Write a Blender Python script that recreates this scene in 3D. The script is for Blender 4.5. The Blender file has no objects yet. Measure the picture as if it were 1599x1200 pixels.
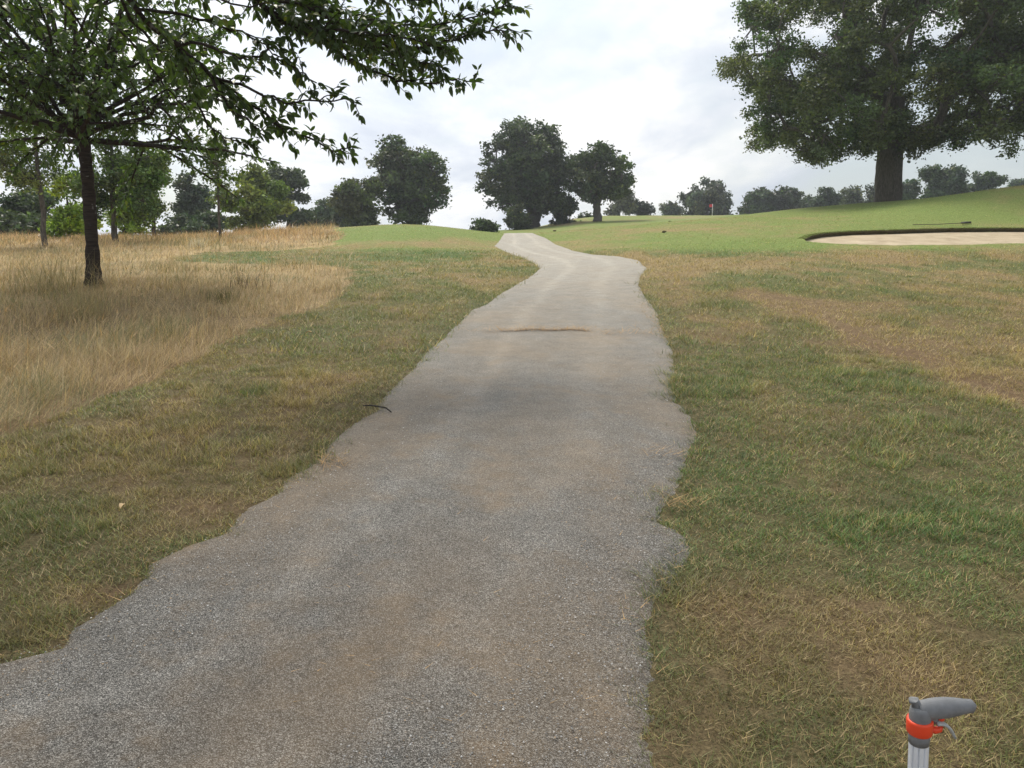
import bpy, math, random
import numpy as np
from mathutils import Vector, Matrix

SC = bpy.context.scene
RNG = np.random.default_rng(7)
random.seed(7)
# ------------------------------------------------------------------ camera, sky, sun, exposure
F_PX, CX, CY, PITCH, CAM_H = 1201.0, 799.5, 600.0, math.radians(9.5), 1.5
COSP, SINP = math.cos(PITCH), math.sin(PITCH)
cam_d = bpy.data.cameras.new('camera'); cam = bpy.data.objects.new('camera', cam_d)
SC.collection.objects.link(cam); SC.camera = cam
cam_d.sensor_width = 36.0; cam_d.lens = F_PX / 1599.0 * 36.0
cam_d.clip_start = 0.05; cam_d.clip_end = 6000
cam.location = (0, 0, CAM_H); cam.rotation_euler = (math.radians(90) - PITCH, 0, 0)

SUN_AZ, SUN_EL = math.radians(-26), math.radians(53)      # azimuth from +Y towards +X
SUN_DIR = Vector((math.sin(SUN_AZ) * math.cos(SUN_EL), math.cos(SUN_AZ) * math.cos(SUN_EL), math.sin(SUN_EL)))
world = bpy.data.worlds.new('World'); SC.world = world; world.use_nodes = True
sun_d = bpy.data.lights.new('sun', 'SUN'); sun_d.energy = 2.6; sun_d.angle = math.radians(17)
sun_d.color = (1.0, 0.92, 0.78)
sun = bpy.data.objects.new('sun', sun_d); SC.collection.objects.link(sun)
sun.rotation_euler = SUN_DIR.to_track_quat('Z', 'Y').to_euler()
sun.location = SUN_DIR * 100
SC.view_settings.view_transform = 'Standard'; SC.view_settings.look = 'None'
SC.view_settings.gamma = 1.0; SC.view_settings.exposure = 0.46; SC.view_settings.use_curve_mapping = False

def build_sky():
    nt = world.node_tree; nt.nodes.clear(); N = nt.nodes; L = nt.links
    out = N.new('ShaderNodeOutputWorld'); bg = N.new('ShaderNodeBackground'); bg.inputs[1].default_value = 0.1
    sky = N.new('ShaderNodeTexSky'); sky.sky_type = 'NISHITA'; sky.sun_disc = False
    sky.sun_elevation = SUN_EL; sky.sun_rotation = SUN_AZ; sky.air_density = 1.2; sky.dust_density = 2.0
    tc = N.new('ShaderNodeTexCoord'); sep = N.new('ShaderNodeSeparateXYZ'); L.new(tc.outputs['Generated'], sep.inputs[0])
    def math_(op, a, b=None, clamp=False):
        m = N.new('ShaderNodeMath'); m.operation = op; m.use_clamp = clamp
        for i, x in enumerate((a, b)):
            if x is None: continue
            if isinstance(x, (int, float)): m.inputs[i].default_value = x
            else: L.new(x, m.inputs[i])
        return m.outputs[0]
    zc = math_('ADD', math_('MAXIMUM', sep.outputs[2], 0.0), 0.16)
    comb = N.new('ShaderNodeCombineXYZ')
    L.new(math_('DIVIDE', sep.outputs[0], zc), comb.inputs[0]); L.new(math_('DIVIDE', sep.outputs[1], zc), comb.inputs[1])
    mp = N.new('ShaderNodeMapping'); mp.inputs['Scale'].default_value = (1.0, 0.55, 1); mp.inputs['Rotation'].default_value = (0, 0, math.radians(28))
    mp.inputs['Location'].default_value = (1.7, 0.4, 0)
    L.new(comb.outputs[0], mp.inputs[0])
    def noise(scale, detail, rough, dist=0.0):
        n = N.new('ShaderNodeTexNoise'); n.inputs['Scale'].default_value = scale; n.inputs['Detail'].default_value = detail
        n.inputs['Roughness'].default_value = rough; n.inputs['Distortion'].default_value = dist
        L.new(mp.outputs[0], n.inputs['Vector']); return n.outputs[0]
    def ramp(v, stops):
        r = N.new('ShaderNodeValToRGB'); L.new(v, r.inputs[0]); e = r.color_ramp.elements
        e[0].position, e[0].color = stops[0][0], (*stops[0][1], 1); e[1].position, e[1].color = stops[-1][0], (*stops[-1][1], 1)
        for p, c in stops[1:-1]:
            k = e.new(p); k.color = (*c, 1)
        return r.outputs[0]
    def mix(f, a, b, mode='MIX'):
        m = N.new('ShaderNodeMix'); m.data_type = 'RGBA'; m.blend_type = mode
        if isinstance(f, (int, float)): m.inputs[0].default_value = f
        else: L.new(f, m.inputs[0])
        for i, x in ((6, a), (7, b)):
            if isinstance(x, tuple): m.inputs[i].default_value = (*x, 1)
            else: L.new(x, m.inputs[i])
        return m.outputs[2]
    # cloud body: grey-blue undersides to white tops
    body = ramp(noise(1.15, 8, 0.58, 0.35), [(0.38, (0.58, 0.64, 0.76)), (0.48, (0.72, 0.77, 0.86)), (0.56, (0.90, 0.92, 0.96)), (0.66, (1.02, 1.02, 1.02))])
    cover = ramp(noise(0.45, 5, 0.6, 0.4), [(0.40, (0.25,) * 3), (0.50, (1.0,) * 3)])
    thin = mix(0.55, (6.5, 7.6, 8.4), sky.outputs[0])
    scaled = mix(1.0, body, (9.9, 9.9, 9.9), 'MULTIPLY')
    skyc = mix(cover, thin, scaled)
    # veiled sun: the overcast is brighter round the sun, as hazy cloud is
    vm = N.new('ShaderNodeVectorMath'); vm.operation = 'DOT_PRODUCT'; L.new(tc.outputs['Generated'], vm.inputs[0])
    vm.inputs[1].default_value = SUN_DIR
    glow = math_('POWER', math_('MAXIMUM', vm.outputs['Value'], 0.0), 5.0)
    gl = mix(1.0, skyc, (1.0, 0.98, 0.94), 'MULTIPLY')
    add = N.new('ShaderNodeVectorMath'); add.operation = 'SCALE'; L.new(gl, add.inputs[0]); L.new(math_('ADD', math_('MULTIPLY', glow, 1.2), 0.79), add.inputs['Scale'])
    L.new(add.outputs[0], bg.inputs[0]); L.new(bg.outputs[0], out.inputs[0])
build_sky()

# ------------------------------------------------------------------ helpers
def fade(t): return t * t * (3 - 2 * t)
def sstep(a, b, x): return fade(np.clip((np.asarray(x, float) - a) / (b - a), 0, 1))
def hash2(i, j, s):
    n = (i.astype(np.int64) * 374761393 + j.astype(np.int64) * 668265263 + s * 974634777) & 0x7fffffff
    n = ((n ^ (n >> 13)) * 1274126177) & 0x7fffffff
    n = (n ^ (n >> 16)) & 0xffff
    return n / 65535.0
def vnoise(x, y, s=0):
    x = np.asarray(x, float); y = np.asarray(y, float)
    i, j = np.floor(x), np.floor(y); fx, fy = fade(x - i), fade(y - j)
    a = hash2(i, j, s); b = hash2(i + 1, j, s); c = hash2(i, j + 1, s); d = hash2(i + 1, j + 1, s)
    return (a * (1 - fx) + b * fx) * (1 - fy) + (c * (1 - fx) + d * fx) * fy
def fbm(x, y, s=0, o=4):
    t = 0; a = 0.5; w = 0
    for k in range(o):
        t = t + a * vnoise(x * 2 ** k + 13.7 * k, y * 2 ** k - 7.1 * k, s + k); w += a; a *= 0.55
    return t / w
def in_poly(u, v, poly):
    u = np.asarray(u); v = np.asarray(v); ins = np.zeros(u.shape, bool); n = len(poly)
    for k in range(n):
        x1, y1 = poly[k]; x2, y2 = poly[(k + 1) % n]
        if y1 == y2: continue
        c = ((y1 > v) != (y2 > v)) & (u < (x2 - x1) * (v - y1) / (y2 - y1) + x1)
        ins ^= c
    return ins
def mesh_obj(name, verts, faces, mat, parent=None, col=None, smooth=False):
    """faces: list of (k, int array n*k) or a python list of tuples"""
    me = bpy.data.meshes.new(name)
    verts = np.asarray(verts, np.float32)
    if isinstance(faces, list) and faces and isinstance(faces[0], tuple) and isinstance(faces[0][0], str):
        pass
    groups = faces if (isinstance(faces, list) and len(faces) and isinstance(faces[0], np.ndarray)) else None
    if groups is None:
        me.from_pydata([tuple(map(float, v)) for v in verts], [], [tuple(f) for f in faces])
    else:
        me.vertices.add(len(verts)); me.vertices.foreach_set('co', verts.ravel())
        loops = np.concatenate([g.ravel() for g in groups]).astype(np.int32)
        tot = np.concatenate([np.full(len(g), g.shape[1], np.int32) for g in groups])
        st = np.concatenate([[0], np.cumsum(tot)[:-1]]).astype(np.int32)
        me.loops.add(len(loops)); me.loops.foreach_set('vertex_index', loops)
        me.polygons.add(len(tot)); me.polygons.foreach_set('loop_start', st); me.polygons.foreach_set('loop_total', tot)
        me.update(calc_edges=True)
    if col is not None:
        a = me.attributes.new('col', 'FLOAT_COLOR', 'POINT')
        c = np.ones((len(verts), 4), np.float32); c[:, :3] = col; a.data.foreach_set('color', c.ravel())
    if smooth: me.polygons.foreach_set('use_smooth', np.ones(len(me.polygons), bool))
    me.materials.append(mat)
    o = bpy.data.objects.new(name, me); SC.collection.objects.link(o)
    if parent: o.parent = parent
    return o
def tag(o, label=None, cat=None, group=None, kind=None):
    if label: o['label'] = label
    if cat: o['category'] = cat
    if group: o['group'] = group
    if kind: o['kind'] = kind
    return o
def empty(name, loc, label, cat, group=None):
    o = bpy.data.objects.new(name, None); SC.collection.objects.link(o); o.location = loc
    o.empty_display_size = 0.3
    return tag(o, label, cat, group)
def child_local(o, root):          # mesh built in world coordinates, hung under its thing at the thing's base
    o.parent = root; o.matrix_parent_inverse = Matrix.Translation(-Vector(root.location))
    return o

class Mat:
    def __init__(s, name):
        s.m = bpy.data.materials.new(name); s.m.use_nodes = True; s.nt = s.m.node_tree; s.N = s.nt.nodes; s.L = s.nt.links
        s.N.clear(); s.out = s.N.new('ShaderNodeOutputMaterial'); s.b = s.N.new('ShaderNodeBsdfPrincipled')
        s.L.new(s.b.outputs[0], s.out.inputs[0]); s.b.inputs['Roughness'].default_value = 0.85
        s.b.inputs['Specular IOR Level'].default_value = 0.3
        s.tc = s.N.new('ShaderNodeTexCoord')
    def noise(s, scale, detail=4, rough=0.55, vec=None, stretch=None):
        n = s.N.new('ShaderNodeTexNoise'); n.inputs['Scale'].default_value = scale; n.inputs['Detail'].default_value = detail; n.inputs['Roughness'].default_value = rough
        v = vec or s.tc.outputs['Object']
        if stretch:
            mp = s.N.new('ShaderNodeMapping'); mp.inputs['Scale'].default_value = stretch; s.L.new(v, mp.inputs[0]); v = mp.outputs[0]
        s.L.new(v, n.inputs['Vector']); return n.outputs[0]
    def voronoi(s, scale, feature='F1', out='Distance'):
        n = s.N.new('ShaderNodeTexVoronoi'); n.inputs['Scale'].default_value = scale; n.feature = feature
        s.L.new(s.tc.outputs['Object'], n.inputs['Vector']); return n.outputs[out]
    def ramp(s, v, stops):
        r = s.N.new('ShaderNodeValToRGB'); s.L.new(v, r.inputs[0]); e = r.color_ramp.elements
        f = lambda c: (*((c,) * 3 if isinstance(c, (int, float)) else c), 1)
        e[0].position, e[0].color = stops[0][0], f(stops[0][1]); e[1].position, e[1].color = stops[-1][0], f(stops[-1][1])
        for p, c in stops[1:-1]: k = e.new(p); k.color = f(c)
        return r.outputs[0]
    def mix(s, fac, a, b, mode='MIX'):
        m = s.N.new('ShaderNodeMix'); m.data_type = 'RGBA'; m.blend_type = mode
        if isinstance(fac, (int, float)): m.inputs[0].default_value = fac
        else: s.L.new(fac, m.inputs[0])
        for i, x in ((6, a), (7, b)):
            if isinstance(x, tuple): m.inputs[i].default_value = (*x[:3], 1)
            else: s.L.new(x, m.inputs[i])
        return m.outputs[2]
    def attr(s, name='col'):
        a = s.N.new('ShaderNodeAttribute'); a.attribute_name = name; return a.outputs['Color']
    def col(s, c):
        if isinstance(c, tuple): s.b.inputs['Base Color'].default_value = (*c[:3], 1)
        else: s.L.new(c, s.b.inputs['Base Color'])
        s.c = c; return s
    def bump(s, h, dist, strength=1.0):
        b = s.N.new('ShaderNodeBump'); b.inputs['Distance'].default_value = dist; b.inputs['Strength'].default_value = strength
        s.L.new(h, b.inputs['Height']); s.L.new(b.outputs[0], s.b.inputs['Normal']); return s
    def rough(s, r, spec=None):
        s.b.inputs['Roughness'].default_value = r
        if spec is not None: s.b.inputs['Specular IOR Level'].default_value = spec
        return s
    def translucent(s, fac, tint=(1, 1, 1)):
        t = s.N.new('ShaderNodeBsdfTranslucent'); m = s.N.new('ShaderNodeMixShader'); m.inputs[0].default_value = fac
        s.L.new(s.mix(1.0, s.c, tint, 'MULTIPLY'), t.inputs[0])
        s.L.new(s.b.outputs[0], m.inputs[1]); s.L.new(t.outputs[0], m.inputs[2]); s.L.new(m.outputs[0], s.out.inputs[0]); return s

# ------------------------------------------------------------------ terrain from surveyed rays
def v2t(v):
    yc = (CY - np.asarray(v, float)) / F_PX
    return (yc * COSP - SINP) / (COSP + yc * SINP)
def at(u, v, Y):
    t = float(v2t(v)); d = Y * (COSP - t * SINP)
    return Vector(((u - CX) / F_PX * d, Y, CAM_H + Y * t))
def proj(X, Y, Z):
    zc = Z - CAM_H; d = Y * COSP - zc * SINP; d = np.where(d < 0.05, 0.05, d)
    return CX + F_PX * X / d, CY - F_PX * (Y * SINP + zc * COSP) / d
TU = np.array([-900, -500, 0, 250, 500, 640, 800, 930, 1100, 1300, 1450, 1600, 2100], float)
TD = np.array([0.5, 3, 6, 9.3, 14, 21, 28, 36, 45, 60, 87, 110, 180, 400, 1600], float)
TV = [
    [437, 437, 437, 438, 442, 446, 450, 448, 445, 445, 445, 445, 445],
    [395, 395, 395, 398, 400, 402, 406, 404, 396, 387, 387, 387, 387],
    [374, 374, 375, 375, 370, 362, 382, 376, 363, 353, 349, 349, 345],
    [372, 372, 372, 371, 357, 350, 365, 357, 344, 333, 309, 287, 240],
    [372, 372, 373, 372, 362, 354, 370, 357, 342, 321, 311, 308, 290],
    [373, 373, 374, 374, 367, 361, 370, 360, 345, 325, 318, 316, 300],
    [373, 373, 374, 374, 368, 363, 359, 345, 341, 329, 323, 320, 310],
    [374, 374, 374, 374, 370, 366, 362, 338, 338, 332, 327, 324, 316],
    [372, 372, 372, 372, 372, 372, 368, 365, 362, 360, 358, 356, 350],
    [386] * 13, [398] * 13]
Z = np.zeros((len(TD), len(TU)))
for k, D in enumerate(TD):
    if D < 10: Z[k] = 0.06 * D
    else: Z[k] = CAM_H + D * v2t(TV[k - 4])
GD = np.exp(np.linspace(math.log(0.5), math.log(1600), 260)); GU = np.linspace(-900, 2100, 241)
def crom(x, xs, ys):
    i = np.clip(np.searchsorted(xs, x) - 1, 0, len(xs) - 2)
    h = xs[i + 1] - xs[i]; t = ((x - xs[i]) / h)
    d = np.diff(ys, axis=0) / np.diff(xs).reshape(-1, *([1] * (ys.ndim - 1)))
    m = np.zeros_like(ys); m[0] = d[0]; m[-1] = d[-1]
    same = d[:-1] * d[1:] > 0
    m[1:-1] = np.where(same, 2 * d[:-1] * d[1:] / np.where(same, d[:-1] + d[1:], 1), 0)
    sh = (-1,) + (1,) * (ys.ndim - 1); t = t.reshape(sh); h = h.reshape(sh)
    return (2*t**3-3*t**2+1)*ys[i] + (t**3-2*t**2+t)*h*m[i] + (-2*t**3+3*t**2)*ys[i+1] + (t**3-t**2)*h*m[i+1]
SL = (Z - CAM_H)                             # smooth in log distance, then across
G = crom(np.log(GD), np.log(TD), SL)
G = crom(GU, TU, G.T.copy()).T
for _ in range(3):
    G[1:-1] = (G[:-2] + 2 * G[1:-1] + G[2:]) / 4
    G[:, 1:-1] = (G[:, :-2] + 2 * G[:, 1:-1] + G[:, 2:]) / 4
LGD = np.log(GD)
def ground_base(X, Y):
    X = np.asarray(X, float); Y = np.asarray(Y, float)
    D = np.clip(Y, 0.5, 1599); u = np.clip(CX + F_PX * X / (np.maximum(D, 6) * 0.986), -899, 2099)
    a = (np.log(D) - LGD[0]) / (LGD[1] - LGD[0]); b = (u - GU[0]) / (GU[1] - GU[0])
    i = np.clip(a.astype(int), 0, len(GD) - 2); j = np.clip(b.astype(int), 0, len(GU) - 2); fa, fb = a - i, b - j
    z = (G[i, j] * (1 - fa) + G[i + 1, j] * fa) * (1 - fb) + (G[i, j + 1] * (1 - fa) + G[i + 1, j + 1] * fa) * fb
    return z + CAM_H - 0.03 * np.clip(0.5 - Y, 0, 60)
def hit(u, v, far=60.0):
    """first point where the ray through a pixel meets the smooth ground"""
    u = np.atleast_1d(np.asarray(u, float)); v = np.atleast_1d(np.asarray(v, float)); t = v2t(v)
    ys = np.exp(np.linspace(math.log(1.0), math.log(far), 900))
    Yh = np.full(u.shape, float(far))
    for a in range(len(u)):
        d = ys * (COSP - t[a] * SINP); X = (u[a] - CX) / F_PX * d
        g = CAM_H + ys * t[a] - ground_base(X, ys)
        k = np.nonzero(g <= 0)[0]
        if len(k):
            k = k[0]
            Yh[a] = ys[k] if k == 0 else ys[k-1] + (ys[k] - ys[k-1]) * g[k-1] / (g[k-1] - g[k])
        else: Yh[a] = ys[np.argmin(g / ys)]
    d = Yh * (COSP - t * SINP); X = (u - CX) / F_PX * d
    return np.stack([X, Yh, ground_base(X, Yh)], 1)

# path outline as seen from the standing point, taken down to the ground
LE = [(-2600, 1330), (-700, 1180), (-400, 1125), (-60, 1062), (0, 1038), (52, 1025), (115, 1008), (130, 980), (175, 952), (227, 917), (238, 900), (245, 878), (297, 854), (364, 830), (395, 791), (437, 773), (465, 742), (507, 717), (518, 700), (540, 676), (560, 660), (596, 640), (600, 628), (615, 608), (650, 576), (676, 545), (700, 525), (713, 511), (740, 484), (763, 475), (790, 455), (812, 443), (835, 428), (846, 419), (835, 410), (817, 402), (795, 395), (774, 384), (783, 374), (787, 367), (790, 362)]
RE = [(1010, 1330), (1002, 1200), (994, 1172), (988, 1143), (1000, 1115), (991, 1087), (1005, 1052), (1000, 1019), (988, 982), (996, 964), (1012, 932), (1044, 892), (1068, 860), (1060, 840), (1040, 824), (1016, 812), (1028, 784), (1044, 764), (1056, 732), (1070, 700), (1080, 672), (1064, 640), (1048, 628), (1044, 596), (1048, 560), (1038, 534), (1026, 507), (1020, 484), (1006, 466), (993, 446), (997, 430), (1007, 419), (995, 407), (966, 401), (925, 398), (894, 392), (867, 382), (849, 371), (833, 365), (830, 362)]
le = np.array(LE[::-1], float); re_ = np.array(RE[::-1], float)
def edge_l(v): return np.interp(v, le[:, 1], le[:, 0]) + (fbm(v * 0.16, v * 0, 31, 5) - 0.5) * (4 + (v - 360) * 0.015)
def edge_r(v): return np.interp(v, re_[:, 1], re_[:, 0]) + (fbm(v * 0.16, v * 0, 37, 5) - 0.5) * (3 + (v - 360) * 0.024)
def path_inset(X, Y, Z):
    """>0 inside the path, in metres to the nearer edge; very negative past the crest"""
    u, v = proj(X, Y, Z)
    d = Y * COSP - (Z - CAM_H) * SINP
    m = np.minimum(u - edge_l(v), edge_r(v) - u) * d / F_PX
    bad = (Y > 37) | (Y < 1.5)
    near = np.minimum(X + 3.2, 0.45 - X)
    return np.where(Y < 1.5, near, np.where(bad, -9.0, m))

# bunker outline
BK_L = [(1252, 374), (1262, 369), (1285, 365), (1330, 362), (1400, 360), (1480, 357.5), (1560, 357), (1640, 357.5), (1720, 359), (1775, 363), (1800, 369)]
BK_F = [(1252, 374), (1258, 378), (1285, 381), (1330, 383), (1400, 384.5), (1480, 384), (1560, 382.5), (1640, 381.5), (1720, 380), (1775, 376), (1800, 369)]
S_ = np.linspace(0, 1, 120)
def rs(pl):
    p = np.array(pl, float); s = np.linspace(0, 1, len(p)); return np.interp(S_, s, p[:, 0]), np.interp(S_, s, p[:, 1])
bu, bv = rs(BK_L); fu, fv = rs(BK_F)
BB = hit(bu, bv); BF = hit(fu, fv)
BB[:, 1] += 0.0
bunker_poly = [tuple(p[:2]) for p in BB] + [tuple(p[:2]) for p in BF[::-1]]

def ground_z(X, Y, detail=True):
    z = ground_base(X, Y)
    if detail:
        k = np.clip(Y / 25, 0.15, 1)
        z = z + (fbm(X * 0.9, Y * 0.9, 5, 3) - 0.5) * 0.05 * k + (fbm(X * 0.22, Y * 0.22, 8, 2) - 0.5) * 0.10 * k
    return z

def axis(lo, hi, fine_lo, fine_hi, step, grow):
    c = list(np.arange(fine_lo, fine_hi, step)); x, s = fine_hi, step
    while x < hi: c.append(x); s *= grow; x += s
    c.append(hi); x, s, a = fine_lo, step, []
    while x > lo: s *= grow; x -= s; a.append(x)
    return np.array(sorted(a) + c)
GX = axis(-700, 700, -9, 9, 0.14, 1.022); GY = axis(-60, 900, -1, 12, 0.14, 1.0125)
XX, YY = np.meshgrid(GX, GY)
ZB = ground_base(XX, YY)
PIN = path_inset(XX, YY, ZB)
wp = sstep(-0.5, -0.02, PIN)
ZZ = ground_z(XX, YY) * (1 - wp) + (ZB - 0.012) * wp
ZZ -= np.where(PIN > 0.10, 0.07, 0)
inb = in_poly(XX, YY, bunker_poly); ZZ = np.where(inb, ZZ - 0.9, ZZ)
zf = fbm(XX * 0.01, YY * 0.01, 3) * sstep(150, 500, np.hypot(XX, YY)) * 3
ZZ -= zf

# ------------------------------------------------------------------ colour of the turf, in the place
GREEN, LUSH = np.array([0.105, 0.165, 0.036]), np.array([0.092, 0.160, 0.050])
OLIVE, STRAW, BROWN, SOIL = np.array([0.135, 0.155, 0.058]), np.array([0.50, 0.375, 0.19]), np.array([0.205, 0.145, 0.078]), np.array([0.070, 0.046, 0.029])
STRAW_POLY = [(-400, 900), (0, 690), (60, 668), (130, 640), (210, 598), (300, 562), (400, 512), (470, 487), (520, 470), (555, 440), (560, 424), (520, 415), (470, 412), (400, 411), (300, 409), (262, 404), (300, 398), (380, 396), (450, 392), (520, 384), (530, 374), (524, 352), (-400, 340)]
blobs_green = [(1400, 790, 330, 100, 1.0), (1500, 880, 200, 70, .8), (1150, 730, 120, 60, .6), (1280, 640, 240, 40, .5), (1110, 610, 60, 60, .6), (1100, 400, 30, 10, 0), (1180, 385, 200, 14, .9), (650, 400, 150, 16, .9), (620, 365, 120, 16, 1), (350, 405, 100, 7, .7), (1090, 540, 50, 40, .4), (1300, 330, 300, 20, .5), (60, 820, 130, 60, .5), (420, 690, 140, 40, .4), (480, 650, 100, 30, .3), (1330, 600, 170, 25, .4), (1060, 1150, 60, 60, .4), (1500, 335, 120, 25, .5)]
blobs_brown = [(1480, 304, 120, 5, .5), (1200, 372, 60, 5, .5), (1000, 360, 160, 5, .35), (1180, 345, 120, 4, .35), (1100, 960, 75, 70, .8), (1130, 1120, 90, 60, .6), (1350, 1000, 220, 60, .35), (1200, 410, 260, 16, .8), (1500, 405, 200, 14, .7), (700, 440, 120, 18, .7), (1060, 450, 40, 26, .8), (1250, 480, 130, 18, .7), (1360, 530, 90, 20, .8), (1450, 560, 100, 18, .8), (1560, 600, 80, 20, .9), (1440, 470, 200, 40, .5), (150, 930, 100, 26, 1), (60, 990, 70, 24, 1), (560, 480, 120, 22, .5), (300, 800, 130, 40, .4), (200, 700, 240, 60, .4), (1100, 510, 60, 20, .5), (640, 382, 120, 7, .7), (1550, 900, 80, 30, .6), (1450, 850, 130, 18, .4), (1180, 880, 90, 30, .4)]
SOILS = [(175, 918, 60, 16), (70, 985, 55, 14), (215, 905, 25, 12), (395, 812, 40, 8), (1085, 958, 26, 8), (1560, 882, 40, 9), (1130, 1180, 40, 10), (1050, 1100, 30, 10), (1490, 855, 30, 5), (505, 722, 18, 5)]
WORN = [(1165, 455), (1240, 470), (1300, 500), (1360, 528), (1420, 550), (1500, 590), (1640, 640)]
def line_dist(u, v, pl, vs=3.0):
    d = np.full(np.shape(u), 1e9)
    for (a, b), (c, e) in zip(pl[:-1], pl[1:]):
        dx, dy = c - a, (e - b) * vs; t = np.clip(((u - a) * dx + (v - b) * vs * dy) / (dx * dx + dy * dy), 0, 1)
        d = np.minimum(d, np.hypot(u - a - t * dx, (v - b) * vs - t * dy))
    return d
def blob_sum(u, v, bl):
    t = np.zeros(np.shape(u))
    for a, b, ra, rb, w in bl: t = t + w * np.exp(-((u - a) / ra) ** 2 - ((v - b) / rb) ** 2)
    return t
def turf(X, Y, Z):
    """returns (mean colour n*3, straw-meadow mask, bare 0-1, mown 0-1)"""
    u, v = proj(X, Y, Z); v = np.where(Y > 36, np.minimum(v, 372), v)
    g = blob_sum(u, v, blobs_green); b = blob_sum(u, v, blobs_brown)
    wl = np.exp(-(line_dist(u, v, WORN) / 26) ** 2) * (.5 + fbm(X * 2, Y * 2, 19)); b = b + wl * 1.6
    n1 = fbm(X * 0.55, Y * 0.35, 11, 4); n2 = fbm(X * 2.3, Y * 1.6, 17, 4); n3 = fbm(X * 0.16 + 5, Y * 0.12, 23, 3)
    far = sstep(398, 386, v)                                  # the mown hill
    straw = (0.36 + (n1 - 0.5) * 2.2 + (n2 - 0.5) * 2.0) * (1 - far) + far * (0.19 + (n1 - 0.5) * 1.6 + (n3 - 0.5) * 1.6 + (n2 - 0.5) * 1.2 + .10 * np.sin(Y * 2.4 + X * .5 + n1 * 4))
    straw = np.clip(straw - 0.6 * g + 0.75 * b, 0, 1)[..., None]
    lush = np.clip(0.7 * g + (fbm(X * 0.9, Y * 0.9, 41) - 0.5) * 1.2, 0, 1)[..., None]
    c = OLIVE * (1 - lush) + LUSH * lush
    c = c * (1 - far[..., None] * 0.6) + np.array([0.25, 0.310, 0.088]) * far[..., None] * 0.6
    st = BROWN * 0.62 + STRAW * 0.38
    c = c * (1 - straw * 0.85) + st * straw * 0.85
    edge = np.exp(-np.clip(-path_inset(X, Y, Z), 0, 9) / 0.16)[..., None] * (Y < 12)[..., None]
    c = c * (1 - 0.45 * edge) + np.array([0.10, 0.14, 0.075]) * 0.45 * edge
    m = in_poly(u + (fbm(X * 1.5, Y * 1.5, 51) - 0.5) * 40, v + (fbm(X * 1.2, Y * 1.2, 53) - 0.5) * (v - 340) * 0.12, STRAW_POLY) & (Y < 60)
    m = m | ((Y > 36) & (u < 505) & (Y < 60)) | ((u < -400) & (Y < 60))
    sm = STRAW * .72 * (0.7 + 0.6 * n1[..., None]) * (.6 + .8 * n2[..., None]) + BROWN * 0.22
    c = np.where(m[..., None], sm, c)
    bare = np.clip(b * 0.55 + (n2 - 0.60) * 2.5, 0, 1) * (1 - far)
    so = np.clip(blob_sum(u, v, [(*s, 1.0) for s in SOILS]) * (1.1 + 1.6 * (n2 - .5)) + 1.2 * (wl - .55), 0, 1); bare = np.maximum(bare, np.where(so > .4, 1.45, 0))
    return c, m, bare, far
shp = XX.shape
C_, M_, BARE_, FAR_ = turf(XX.ravel(), YY.ravel(), ZB.ravel())
under = SOIL * 1.2 + 0.30 * C_
w = sstep(5, 20, YY.ravel())[:, None]
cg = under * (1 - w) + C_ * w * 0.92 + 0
bb_ = np.clip(BARE_, 0, 1)[:, None] * (1 - .5 * w); cg = cg * (1 - 0.6 * bb_) + np.array([0.15, 0.095, 0.058]) * 0.6 * bb_

m = Mat('turf_ground')
n = m.noise(14, 8, 0.7); n2 = m.noise(90, 4, 0.7)
c = m.mix(1.0, m.attr(), m.ramp(n, [(0.28, 0.62), (0.5, 0.98), (0.75, 1.4)]), 'MULTIPLY')
c = m.mix(1.0, c, m.ramp(n2, [(0.3, 0.5), (0.7, 1.5)]), 'MULTIPLY')
m.col(c).rough(0.95, 0.1).bump(n2, 0.02, 0.8); MT_GROUND = m.m
ny, nx = shp; idx = np.arange(ny * nx).reshape(ny, nx)
q = np.stack([idx[:-1, :-1], idx[:-1, 1:], idx[1:, 1:], idx[1:, :-1]], -1).reshape(-1, 4)
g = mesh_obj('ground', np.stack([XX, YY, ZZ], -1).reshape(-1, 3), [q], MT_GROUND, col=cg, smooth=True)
tag(g, kind='structure')

# ------------------------------------------------------------------ the hazy air
def build_haze():
    x0, x1, y0, y1 = GX[0] - 5, GX[-1] + 5, GY[0] - 5, GY[-1] + 5; z0, z1 = float(ZZ.min()) - 1.2, 34.0
    V = [(x, y, z) for z in (z0, z1) for x, y in ((x0, y0), (x1, y0), (x1, y1), (x0, y1))]
    Fc = [(0, 3, 2, 1), (4, 5, 6, 7), (0, 1, 5, 4), (1, 2, 6, 5), (2, 3, 7, 6), (3, 0, 4, 7)]
    m = bpy.data.materials.new('haze_air'); m.use_nodes = True; nt = m.node_tree; nt.nodes.clear()
    out = nt.nodes.new('ShaderNodeOutputMaterial'); v = nt.nodes.new('ShaderNodeVolumePrincipled')
    v.inputs['Color'].default_value = (.86, .92, 1.0, 1); v.inputs['Density'].default_value = HAZE; v.inputs['Anisotropy'].default_value = .35
    nt.links.new(v.outputs[0], out.inputs['Volume'])
    o = mesh_obj('haze', V, Fc, m); tag(o, kind='stuff'); o.display_type = 'WIRE'
HAZE = 0.0006
build_haze()

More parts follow.
